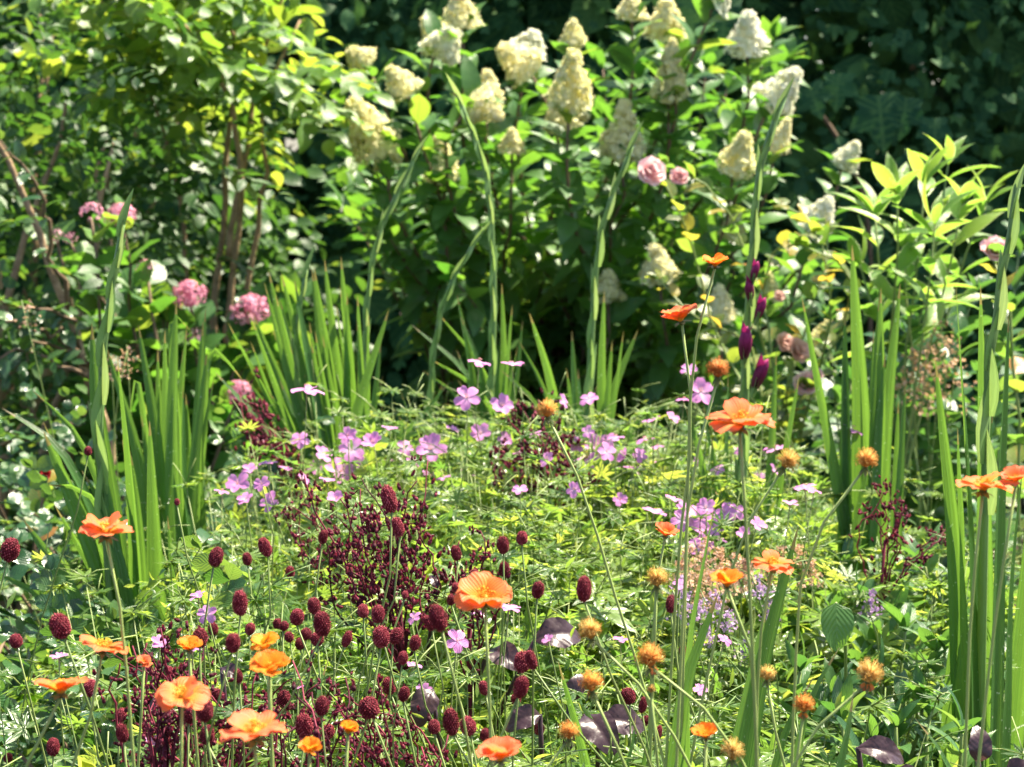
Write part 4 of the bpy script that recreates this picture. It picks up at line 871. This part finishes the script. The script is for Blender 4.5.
def stem_path(c, ax, Y, down, base_px=None):
    """from the ground up to c, passing the pixels in down (top to bottom)"""
    pts = [at(x, y, Y) for x, y in down]
    last = pts[-1] if pts else c - ax * .1 - [0, 0, .1]
    prev = pts[-2] if len(pts) > 1 else c
    sl = (last - prev); sl = sl / max(.02, abs(sl[2])); foot = last + sl * last[2] * .35; foot[2] = 0
    pts = [p for p in pts if np.linalg.norm(p - c) > .03]
    return [foot] + pts[::-1] + [c]
def geum(label, px, py, w, Y, tilt=(0, 0), openness=1.2, layers=((5, 1.0, 0), (2, .85, -.3)), down=(), mat='geum_petal', droop=0.0, few=None):
    """tilt: degrees towards the right and towards the camera; openness: angle of the petals from the axis"""
    c = at(px, py, Y); s = w * m_per_px(Y) / 2 * .94
    ax = unit(np.array([math.sin(R(tilt[0])), -math.sin(R(tilt[1])), math.cos(R(tilt[0]))]))
    openness -= .1
    st = stem_path(c - ax * s * .12, ax, Y, down); base = st[0]
    root = thing('geum_flower', label, 'flower', base, 'orange geum flowers'); USED.add(label)
    mb = MB(); P = spline(st, 24); mb.tube(P, np.linspace(.0015, .0009, 24), 6); stem = part('stem', mb, M['geum_stem'], root)
    X = unit(np.cross(ax, [0.3, 1, 0.1])); Yv = np.cross(ax, X); a0 = rng.uniform(0, 6.28)
    mb = MB()
    for n, sz, do in layers:
        for k in range(n):
            if few and k >= few: continue
            a = a0 + k * 2 * math.pi / n + rng.normal() * .1 + do; o = openness + do + rng.normal() * .2
            rad = X * math.cos(a) + Yv * math.sin(a)
            d = rad * math.sin(o) + ax * math.cos(o); N = ax * math.sin(o) - rad * math.cos(o)
            mb.inst(GP[rng.integers(0, 9)], frames(d[None], N[None]), (c + ax * (.02 - do * .1) * s)[None], s * sz * rng.uniform(.92, 1.06))
    part('petals', mb, M[mat], root)
    mb = MB(); n = 70; th = rng.uniform(0, 6.28, n); el = rng.uniform(.05, 1.0, n); L = s * rng.uniform(.26, .44, n)
    D = np.cos(th)[:, None] * np.sin(el)[:, None] * X + np.sin(th)[:, None] * np.sin(el)[:, None] * Yv + np.cos(el)[:, None] * ax
    Q = c + D * s * .05
    F = np.stack([np.cross(frames(D, randdir(n))[:, :, 0], D), -frames(D, randdir(n))[:, :, 0] * 0 + np.cross(D, np.cross(frames(D, randdir(n))[:, :, 0], D)), D], -1)
    mb.inst(SPIKE, F, Q, np.stack([L * .05, L * .05, L], -1)); mb.inst(OCT, F, Q + D * L[:, None], np.stack([s * .035 * np.ones(n), s * .025 * np.ones(n), s * .045 * np.ones(n)], -1))
    mb.inst(ICO, np.eye(3)[None], (c + ax * s * .1)[None], s * .17)
    part('stamens', mb, M['stamen'], root)
    mb = MB()
    for k in range(6):
        a = a0 + .5 + k * 1.047; o = min(openness + .55, 2.3); rad = X * math.cos(a) + Yv * math.sin(a); d = rad * math.sin(o) + ax * math.cos(o)
        mb.inst(L_SLIP, frames(d[None], (ax * math.sin(o) - rad * math.cos(o))[None]), (c - ax * s * .06)[None], np.array([[s * 1.0, s * .5, s * .5]]))
    mb.inst(ICO, frames(X[None], ax[None]), (c - ax * s * .08)[None], np.array([[s * .17, s * .17, s * .13]]))
    part('sepals', mb, M['sepal'], root)
    # a small stem leaf or two
    mb = MB()
    for f in (.72, .86):
        if rng.random() < .6:
            q = P[int(f * 23)]; d = np.array([rng.normal(), -.3, .6]); mb.inst(L_SLIP, frames(d[None], np.array([[0, -.3, 1.0]])), q[None], .016)
    if mb.n: part('stem_leaf', mb, M['sepal'], stem)
    return root
def seed_head(label, px, py, w, Y, tilt=(0, 0), down=(), mat='seed_style', petals=0, n=330):
    c = at(px, py, Y); s = w * m_per_px(Y) / 2 * 1.12
    ax = unit(np.array([math.sin(R(tilt[0])), -math.sin(R(tilt[1])), math.cos(R(tilt[0]))]))
    st = stem_path(c - ax * s * .45, ax, Y, down); base = st[0]
    root = thing('geum_seed_head', label, 'seed head', base, 'fluffy geum seed heads'); USED.add(label)
    mb = MB(); P = spline(st, 24); mb.tube(P, np.linspace(.0015, .0009, 24), 6); part('stem', mb, M['geum_stem'], root)
    mb = MB(); D = randdir(n * 2); D = D[(D @ ax) > -.35][:n]; n = len(D); el = D @ ax
    D = unit(D + rng.normal(size=(n, 3)) * .12); L = s * rng.uniform(.75, 1.05, n) * (.82 + .18 * np.abs(el))
    A = unit(np.cross(D, randdir(n))); F = np.stack([A, np.cross(D, A), D], -1)
    mb.inst(SPIKE, F, c + D * s * .05, np.stack([s * .05 * np.ones(n), s * .05 * np.ones(n), L], -1))
    # hooked tips
    k = np.arange(0, n, 2); mb.inst(SPIKE, frames(A[k], D[k])[:, :, [2, 0, 1]], c + D[k] * (L[k] * .93)[:, None], np.stack([s * .028 * np.ones(len(k)), s * .028 * np.ones(len(k)), s * .2 * np.ones(len(k))], -1))
    mb.inst(ICO, np.eye(3)[None], (c - ax * s * .1)[None], s * .34)
    part('seed_tuft', mb, M[mat], root)
    mb = MB(); X = unit(np.cross(ax, [0.3, 1, 0.1])); Yv = np.cross(ax, X)
    for q in range(7):
        a = q * .9; rad = X * math.cos(a) + Yv * math.sin(a); d = rad * .75 - ax * .75
        mb.inst(L_SLIP, frames(d[None], (ax + rad)[None]), (c - ax * s * .4)[None], np.array([[s * 1.2, s * .8, s * .8]]))
    mb.inst(ICO, np.eye(3)[None], (c - ax * s * .45)[None], s * .2); part('sepals', mb, M['sepal'], root)
    if petals:
        mb = MB()
        for q in range(petals):
            a = rng.uniform(0, 6.28); rad = X * math.cos(a) + Yv * math.sin(a) - np.array([0, .6, .2]); d = unit(rad) * .6 - np.array([0, 0, 1])
            mb.inst(GP[q % 9], frames(d[None], rad[None]), (c - ax * s * .35)[None], s * .55)
        part('petals', mb, M['geum_petal'], root)
    return root

GEUMS = [
 # label, px, py, w, Y, tilt, open, down, mat
 ('large ruffled coral geum in front of the magenta-budded gladiolus', 740, 426, 70, 1.25, (0, 8), 1.32, [(741, 470), (748, 560), (753, 660), (757, 767)], 'geum_petal', {}),
 ('broad coral geum in front of the wide sword leaves at left', 106, 535, 62, 1.3, (4, 8), 1.35, [(112, 565), (122, 620), (128, 690), (134, 767)], 'geum_petal', {}),
 ('half-shed geum with one salmon petal and an amber eye', 103, 650, 56, 1.3, (15, 0), 1.1, [(106, 665), (92, 710), (72, 767)], 'geum_petal', dict(few=3, openness=1.45)),
 ('salmon geum seen edge-on nearest the bottom left corner', 61, 693, 62, 1.22, (-3, -4), 1.25, [(54, 705), (40, 735), (26, 767)], 'geum_petal', {}),
 ('salmon geum facing forward with a pale yellow eye at lower left', 182, 698, 58, 1.22, (5, 32), 1.25, [(180, 718), (181, 767)], 'geum_petal', {}),
 ('small faded yellow-orange geum above the salmon forward-facing one', 189, 650, 32, 1.35, (10, 20), 1.0, [(197, 680), (198, 767)], 'geum_petal_amber', {}),
 ('upper amber geum of the close pair in the lower left', 266, 646, 36, 1.3, (-10, 12), 1.0, [(268, 680), (273, 767)], 'geum_petal_amber', {}),
 ('lower amber geum of the close pair in the lower left', 270, 671, 46, 1.24, (8, 22), .95, [(270, 700), (272, 767)], 'geum_petal_amber', {}),
 ('wide drooping orange geum at the bottom below the amber pair', 255, 736, 74, 1.12, (-4, 5), 1.45, [(256, 767), (256, 800)], 'geum_petal', {}),
 ('crumpled orange geum cut by the bottom edge, right of the drooping one', 310, 752, 32, 1.2, (20, 15), .9, [(308, 790)], 'geum_petal_amber', {}),
 ('frilled pale orange geum with yellow eye in the middle', 485, 601, 64, 1.3, (0, 30), 1.3, [(486, 625), (489, 690), (492, 767)], 'geum_petal', {}),
 ('orange geum cut off by the bottom edge in the middle', 500, 760, 54, 1.15, (-10, 10), 1.1, [(500, 800)], 'geum_petal', {}),
 ('small bright orange geum above the fluffy buff seed head', 665, 536, 32, 1.6, (10, 10), 1.05, [(662, 550), (655, 600), (652, 660), (648, 767)], 'geum_petal', {}),
 ('cupped amber geum with dark stem right of the broad light sword leaf', 727, 586, 40, 1.35, (0, 10), .95, [(735, 600), (748, 640), (755, 700), (758, 767)], 'geum_petal_amber', {}),
 ('flat orange geum seen from the side, right of the cupped amber one', 772, 567, 46, 1.4, (4, 2), 1.45, [(768, 580), (760, 640), (757, 700), (756, 767)], 'geum_petal', {}),
 ('small amber geum with three petals at the bottom right of middle', 706, 738, 36, 1.22, (-5, 10), .9, [(702, 755), (700, 790)], 'geum_petal_amber', {}),
 ('flat orange geum at the right in front of the broad dark sword leaves', 983, 490, 60, 1.3, (3, 2), 1.42, [(983, 505), (972, 600), (965, 767)], 'geum_petal', {}),
 ('orange geum cut by the right edge of the photo', 1016, 482, 36, 1.28, (-5, 8), 1.1, [(1014, 500), (998, 600), (978, 767)], 'geum_petal', {}),
 ('topmost amber geum beside the tip of the magenta buds', 715, 266, 34, 1.5, (0, 8), 1.05, [(712, 280), (698, 330), (690, 400), (688, 500), (684, 640)], 'geum_petal_amber', {}),
 ('half-closed coral geum below the topmost amber one', 681, 321, 46, 1.5, (-20, 5), 1.15, [(684, 335), (692, 420), (680, 540), (672, 660)], 'geum_petal', {}),
 ('small fading orange geum low between the crimson heads', 348, 733, 28, 1.3, (10, 15), .8, [(346, 767), (345, 800)], 'geum_petal_amber', {}),
 ('tiny orange geum half hidden beside the half-shed one', 144, 664, 20, 1.45, (0, 20), 1.0, [(142, 690), (138, 767)], 'geum_petal', {}),
]
SEEDS = [
 ('round rusty seed head left of the magenta bud', 718, 371, 28, 1.4, (0, 5), [(714, 388), (700, 440), (690, 490), (684, 600)], 'seed_rust', 0),
 ('rusty orange seed head high among the pink geraniums', 547, 411, 26, 1.5, (-8, 0), [(556, 425), (583, 490), (610, 580), (636, 660)], 'seed_style', 0),
 ('round rust seed head on a bent stem before the right sword leaf fan', 866, 461, 28, 1.4, (5, 0), [(858, 472), (835, 505), (806, 560), (797, 640), (792, 767)], 'seed_style', 0),
 ('tan seed head leaning right below the ruffled coral geum', 787, 462, 28, 1.5, (30, 5), [(779, 472), (764, 495), (740, 540), (720, 620)], 'seed_style_tan', 0),
 ('tan seed head right of the arching dark leaf', 590, 632, 30, 1.35, (-15, 0), [(598, 642), (625, 670), (652, 700), (690, 767)], 'seed_style_tan', 0),
 ('large orange-tan seed head left of the broad light sword leaf', 650, 659, 34, 1.3, (-10, 5), [(664, 668), (690, 690), (728, 735), (745, 767)], 'seed_style', 1),
 ('orange seed head with a hanging red petal', 591, 684, 30, 1.3, (-5, 5), [(597, 697), (614, 730), (626, 767)], 'seed_style', 1),
 ('fuzzy orange seed head at the bottom above the small crimson knob', 569, 733, 26, 1.25, (0, 5), [(562, 745), (545, 767), (530, 790)], 'seed_style', 0),
 ('flattish yellow-tan seed head under the small bright orange geum', 657, 580, 28, 1.5, (0, 10), [(655, 595), (654, 660), (650, 767)], 'seed_style_tan', 0),
 ('fluffy tan seed head with a withered pink petal at lower right', 869, 675, 34, 1.3, (10, 0), [(850, 695), (815, 730), (795, 757), (780, 790)], 'seed_style_tan', 2),
 ('orange seed head with trailing petal in front of the short sword leaves', 804, 706, 26, 1.35, (0, 5), [(800, 720), (796, 767)], 'seed_style', 1),
 ('small golden seed head below the flat side-on geum', 767, 675, 22, 1.45, (0, 10), [(767, 690), (775, 730), (785, 767)], 'seed_style_tan', 0),
 ('buff seed head at the bottom edge right of the three-petalled geum', 732, 752, 30, 1.3, (0, 10), [(733, 790)], 'seed_style_tan', 0),
 ('tiny golden unopened seed head under the large orange-tan one', 651, 690, 12, 1.3, (0, 0), [(652, 720), (658, 767)], 'seed_style_tan', 0),
]
for lab, px, py, w, Y, tilt, op, down, mat, ex in GEUMS:
    kw = dict(ex); op = kw.pop('openness', op)
    geum(lab, px, py, w, Y, tilt, op, down=down, mat=mat, **kw)
for lab, px, py, w, Y, tilt, down, mat, pt in SEEDS: seed_head(lab, px, py, w, Y, tilt, down, mat, pt)
for lab, px, py in (('the ruffled coral geum', 740, 426), ('the broad left geum', 106, 535), ('the half-shed geum', 103, 650), ('the edge-on salmon geum', 61, 693), ('the forward-facing salmon geum', 182, 698), ('the amber geum pair', 269, 660), ('the drooping bottom geum', 255, 736),
                    ('the frilled middle geum', 485, 601), ('the small bright orange geum', 665, 536), ('the cupped amber geum', 727, 586), ('the side-on flat geum', 772, 567), ('the three-petalled amber geum', 706, 738), ('the right-edge geum', 1016, 482), ('the topmost amber geum', 715, 266),
                    ('the half-closed coral geum', 681, 321), ('the seed head with a red petal', 591, 684), ('the rusty seed head among geraniums', 547, 411), ('the rust seed head before the right leaf fan', 866, 461), ('the tan seed head by the dark leaf', 590, 632), ('the magenta bud', 757, 376),
                    ('the large middle burgundy spray', 375, 520), ('the upper burgundy spray', 540, 430), ('the left gladiolus spike', 103, 420), ('the middle bottom geum', 500, 760), ('the fluffy tan seed head', 869, 675)): LANDMARKS.append((lab, px, py))

# ------------------------------------------------------------------ burnet heads
def burnet_mesh(i, loose):
    mb = MB(); n = 200; k = np.arange(n) + .5; z = 1 - 2 * k / n; a = k * 2.39996
    z = np.clip(z, -.97, .99); r = np.sqrt(1 - z * z); r = np.where(z < 0, np.sqrt(np.maximum(0, 1 - np.abs(z) ** 2.6)), r ** .9)
    D = np.stack([np.cos(a) * r, np.sin(a) * r, z], -1); P = D * .5 * (1 + rng.normal(size=(n, 1)) * .03) * [.92, .92, 1]
    N = unit(D * [1, 1, .7]); A = unit(np.cross(N, randdir(n))); F = np.stack([A, np.cross(N, A), N], -1)
    S = rng.uniform(.038, .062, n)[:, None] * np.array([[1, 1, .85]]); mb.inst(ICO, F, P, S)
    m = 210; j = rng.integers(0, n, m); D2 = unit(N[j] + rng.normal(size=(m, 3)) * .35 + [0, 0, .15]); A2 = unit(np.cross(D2, randdir(m)))
    mb.inst(SPIKE, np.stack([A2, np.cross(D2, A2), D2], -1), P[j], np.stack([.018 * np.ones(m), .018 * np.ones(m), rng.uniform(.07, .13 + loose, m)], -1))
    zz = np.linspace(-.47, .47, 8); mb.tube(np.stack([zz * 0, zz * 0, zz], -1), .43 * np.sqrt(np.maximum(.05, 1 - (zz / .5) ** 2)), 8)
    return mb.mesh('flower_head', M['burnet_head'])
BUR = [burnet_mesh(i, .05 * (i % 3)) for i in range(6)]
HEADS = [(10,550,20,24),(60,626,22,26),(16,641,14,14),(216,557,15,20),(265,547,13,20),(247,559,10,13),(323,537,10,15),(290,572,10,12),(240,603,16,26),(297,617,15,17),(314,606,14,17),(322,624,18,26),(278,624,11,11),(284,626,10,10),(289,637,10,11),(250,629,11,13),(233,643,16,20),(213,629,11,13),(200,638,16,20),(306,634,12,12),(317,639,14,14),(300,644,11,12),(284,699,15,18),(322,706,15,20),(304,726,19,26),(328,732,14,16),(90,688,15,18),(53,747,14,18),(8,758,10,10),(122,733,13,20),(149,739,10,12),(166,738,11,14),(121,715,12,14),(168,748,15,18),(205,711,18,22),(190,716,14,16),(218,696,12,16),(207,735,16,20),(187,755,9,10),(204,762,12,13),(219,762,14,15),(160,760,11,9),(126,763,12,9),(290,749,10,12),
 (398,527,12,20),(456,553,11,16),(389,559,12,14),(503,545,13,18),(522,538,12,14),(504,569,11,16),(538,590,13,18),(584,589,16,26),(349,570,8,8),(405,595,7,8),(474,575,10,12),(456,588,10,11),(451,600,9,12),(363,611,12,14),(378,614,14,18),(347,639,10,17),(365,649,10,9),(381,637,18,22),(396,636,14,17),(403,658,11,14),(415,643,12,16),(438,618,18,28),(429,623,11,17),(522,662,17,22),(531,660,12,20),(521,687,16,24),(516,699,11,12),(671,604,11,18),(628,696,16,17),(643,705,9,17),(645,721,9,12),(658,734,8,18),(676,758,9,15),(539,729,12,12),(573,757,10,12),(522,755,11,11),(451,722,17,28),(468,726,17,20),(434,727,13,15),(397,728,16,18),(369,708,22,22),(389,686,15,18),(404,694,12,16),(419,719,10,12),(683,651,9,11),(605,728,9,11),(484,688,11,15),(389,499,16,28),(88,451,8,9),(177,502,6,7),(188,690,11,16),(170,672,10,12),(351,738,10,12),(485,735,11,14),(238,676,10,14)]
def build_burnet():
    for i, (px, py, w, h) in enumerate(HEADS):
        Y = 1.32 + .25 * rng.random() + (.45 if max(w, h) < 14 else (.2 if max(w, h) < 20 else 0)) + (.25 if py < 575 else 0)
        w *= .98; h *= .98
        c = at(px, py, Y); s = m_per_px(Y); tilt = rng.normal() * .22; ax = unit([tilt, rng.normal() * .15, 1])
        down_x = px + rng.normal() * 95 - tilt * 120
        a = at(px - tilt * 25 + (down_x - px) * .06, py + 40, Y); foot = np.array([at(down_x, 600, Y + .05)[0], Y + rng.normal() * .06, 0]); mid = np.array([at(px * .6 + down_x * .4 + rng.normal() * 10, py + 150, Y)[0], Y + .01, at(px, py + 150, Y)[2]])
        size = 'large' if h > 22 else ('mid-sized' if h > 14.5 else 'small'); shp = 'oblong' if h / w > 1.35 else ('oval' if h / w > 1.12 else 'round')
        root = thing('burnet_flower', auto_label([f'{size} {shp} crimson burnet head', f'{size} crimson bobble head', f'dark {shp} burnet head'], px, py), 'flower', foot, 'crimson burnet heads')
        mb = MB(); mb.tube(spline([foot, mid, a, c - ax * h * s * .42], 18), np.linspace(.0013, .0008, 18), 4); part('stem', mb, M['green_stem'], root)
        link('flower_head', BUR[i % 6], root, c - foot, quat_z(ax, rng.uniform(0, 6.28)), (w * s, w * s, h * s))
build_burnet()

# ------------------------------------------------------------------ pink geranium flowers
def gpetal_t():
    rows, cols = 5, 4; t = np.linspace(0, 1, rows + 1); u = np.linspace(-1, 1, cols + 1)
    w = .05 + .30 * np.sin(np.pi * np.clip(t * .72, 0, 1)) ** 1.0; V = []; UV = []; ph = rng.uniform(0, 6)
    for i, tt in enumerate(t):
        for q in u:
            notch = .07 * (1 - abs(q)) * (tt > .95)
            V.append((q * w[i] * (1 - .25 * (tt > .95)), tt - notch - .06 * q * q * tt, .06 * math.sin(tt * 3) - .06 * tt ** 2 + .05 * tt * math.sin(q * 3 + ph) * tt + .05 * q * q)); UV.append(((q + 1) / 2, tt))
    c = cols + 1; i, j = np.meshgrid(np.arange(rows), np.arange(cols), indexing='ij')
    return dict(v=np.array(V), f=[np.stack([i * c + j, i * c + j + 1, (i + 1) * c + j + 1, (i + 1) * c + j], -1).reshape(-1, 4)], uv=np.array(UV))
GPT = [gpetal_t() for _ in range(4)]
def gflower(op):
    mb = MB(); ce = MB()
    for k in range(5):
        a = k * 1.2566 + rng.normal() * .1; o = op + rng.normal() * .12
        d = np.array([math.cos(a) * math.sin(o), math.sin(a) * math.sin(o), math.cos(o)]); N = np.array([-math.cos(a) * math.cos(o), -math.sin(a) * math.cos(o), math.sin(o)])
        mb.inst(GPT[k % 4], frames(d[None], N[None]), np.zeros((1, 3)), .52 * rng.uniform(.92, 1.06))
    n = 10; a = rng.uniform(0, 6.28, n); D = unit(np.stack([np.cos(a) * .35, np.sin(a) * .35, np.ones(n)], -1)); A = unit(np.cross(D, [1, .2, .1])); F = np.stack([A, np.cross(D, A), D], -1)
    ce.inst(SPIKE, F, np.zeros((n, 3)), np.array([[.012, .012, .2]])); ce.inst(OCT, F, D * .19, .02)
    return mb.mesh('petals', M['geranium_petal']), ce.mesh('stamens', M['rose_petal'])
GFL = [gflower(o) for o in (1.5, 1.35, 1.2, 1.4, .9)]
PINK = [(467,398,28,1),(501,406,26,1),(431,450,32,1),(352,450,28,1),(374,444,26,0),(340,472,32,1),(481,434,22,1),(533,437,24,2),(479,363,24,2),(512,366,24,2),(589,399,20,0),(562,401,16,0),(307,391,34,2),(238,484,26,1),(271,503,24,1),(268,464,20,2),(303,480,16,0),(598,447,28,1),(586,460,22,2),(626,458,20,0),(645,440,20,2),(652,422,20,2),(654,514,26,2),(688,512,28,0),(700,520,24,1),(725,513,26,0),(702,548,26,1),(757,525,20,0),(689,370,18,0),(700,392,30,1),(718,470,16,0),(777,450,26,2),(852,430,24,2),(774,470,14,0),(668,530,18,2),(740,450,14,0),(207,614,22,1),(198,597,20,2),(59,658,20,2),(154,744,24,0),(270,757,22,0),(298,689,14,2),(160,644,20,0),(509,609,26,2),(457,641,26,1),(414,618,16,0),(424,692,20,0),(414,666,18,2),(478,613,18,2),(620,641,18,2),(477,572,18,2),(805,489,26,2),(814,491,18,2),(700,690,16,0),(620,463,16,1),(640,470,14,0),(658,447,14,2),(695,545,16,0),(680,585,16,0),(588,432,14,1),(610,440,16,1),(360,462,18,0),(328,482,18,2),(193,650,16,2),(560,652,14,2),(725,640,16,0),(548,640,14,0),(715,530,18,1),(682,520,24,1),(694,530,22,0),(706,508,20,1),(718,540,20,2),(735,512,20,1),(672,500,18,2),(745,535,18,0),(606,452,22,1),(616,438,18,2),(632,470,20,2),(592,462,22,0),(577,445,18,1),(640,455,16,1),(662,462,16,2),(390,430,18,2),(412,462,16,0),(444,478,16,2),(316,468,18,1),(286,470,16,2),(250,470,16,0),(222,492,16,2),(452,430,16,2),(520,455,16,2),(672,418,16,0),(684,400,16,2),(760,480,16,1),(790,505,18,2),(700,460,16,0),(300,440,20,1),(322,455,22,0),(348,436,20,1),(384,462,20,0),(405,448,18,1),(430,476,20,1),(246,500,18,0),(262,484,18,1),(336,500,20,0),(505,440,18,1),(548,460,18,0),(470,470,18,1),(520,490,16,0),(575,490,18,1),(620,500,16,1)]
def build_pink():
    for i, (px, py, w, kind) in enumerate(PINK):
        Y = 2.35 if py > 480 else 2.75
        if py > 580: Y = 1.8
        Y += rng.normal() * .12; c = at(px, py, Y); s = m_per_px(Y)
        ax = unit([rng.normal() * .25, -.75, .55]) if kind == 1 else (unit([rng.normal() * .25, -.05, 1]) if kind == 2 else unit([rng.normal() * .6, -.45, .7]))
        foot = np.array([c[0] + rng.normal() * .05, Y + .04 + rng.normal() * .04, 0]); mid = (foot * .3 + c * .7) + [rng.normal() * .015, .02, 0]
        root = thing('geranium_flower', auto_label([['half-turned pink geranium flower', 'pink geranium flower facing forward', 'side-on pale pink geranium flower'][kind], ['small ', 'wide '][w > 22] + 'pink geranium flower', 'five-petalled pink flower'], px, py), 'flower', foot, 'pink geranium flowers')
        mb = MB(); mb.tube(spline([foot, mid, c - ax * .012 - [0, 0, .01], c], 14), np.linspace(.0012, .0007, 14), 4); part('stalk', mb, M['green_stem'], root)
        pm, cm = GFL[i % 5 if kind == 0 else i % 4]; q = quat_z(ax, rng.uniform(0, 6.28)); sc = (w * s * 1.05,) * 3
        link('petals', pm, root, c - foot, q, sc); link('stamens', cm, root, c - foot, q, sc)
build_pink()

# ------------------------------------------------------------------ ground cover
def build_cover():
    mb = MB(); n = 5200; Y = rng.uniform(1.5, 7.6, n); x = rng.uniform(-1, 1, n) * (.35 * Y + .5); h = np.abs(rng.normal(size=n)) * .13
    P = np.stack([x, Y, h + .02], -1); F = frames(rng.normal(size=(n, 3)) * [1, 1, .3], rng.normal(size=(n, 3)) * .4 + [0, 0, 1])
    k = rng.random(n) < .5; S = rng.uniform(.05, .12, n)
    mb.inst(L_OVATE2, F[k], P[k], S[k]); mb.inst(L_ROUND, F[~k], P[~k], S[~k] * .8)
    o = link('ground_cover', mb.mesh('ground_cover', M['dull_leaf'])); o['kind'] = 'stuff'
build_cover()

# labels for the plants that stand in groups, told from what grows beside them
for o in list(scene.objects):
    if 'px' in o:
        if o['category'] == 'shrub': o['label'] = auto_label(['dark glossy small-leaved low shrub', 'low shrub with round dark leaves'], o['px'], o['py'])
        else: o['label'] = auto_label(['bushy finely cut geranium clump', 'lacy yellow-green geranium foliage', 'leafy geranium clump'], o['px'], o['py'])
        del o['px']; del o['py']
for o in list(scene.objects):
    if o.get('category') == 'plant' and o.name.startswith('leafy_perennial'):
        x, y = px_of(np.array(o.location) + np.array([0, 0, .65])); i = RIGHTP[[p.name for p in scene.objects if p.name.startswith('leafy_perennial')].index(o.name)]
        o['label'] = auto_label(['pointed-leaved green perennial', 'branching plant with lance-shaped leaves', 'leafy stems with narrow leaves'], i[0], i[1])
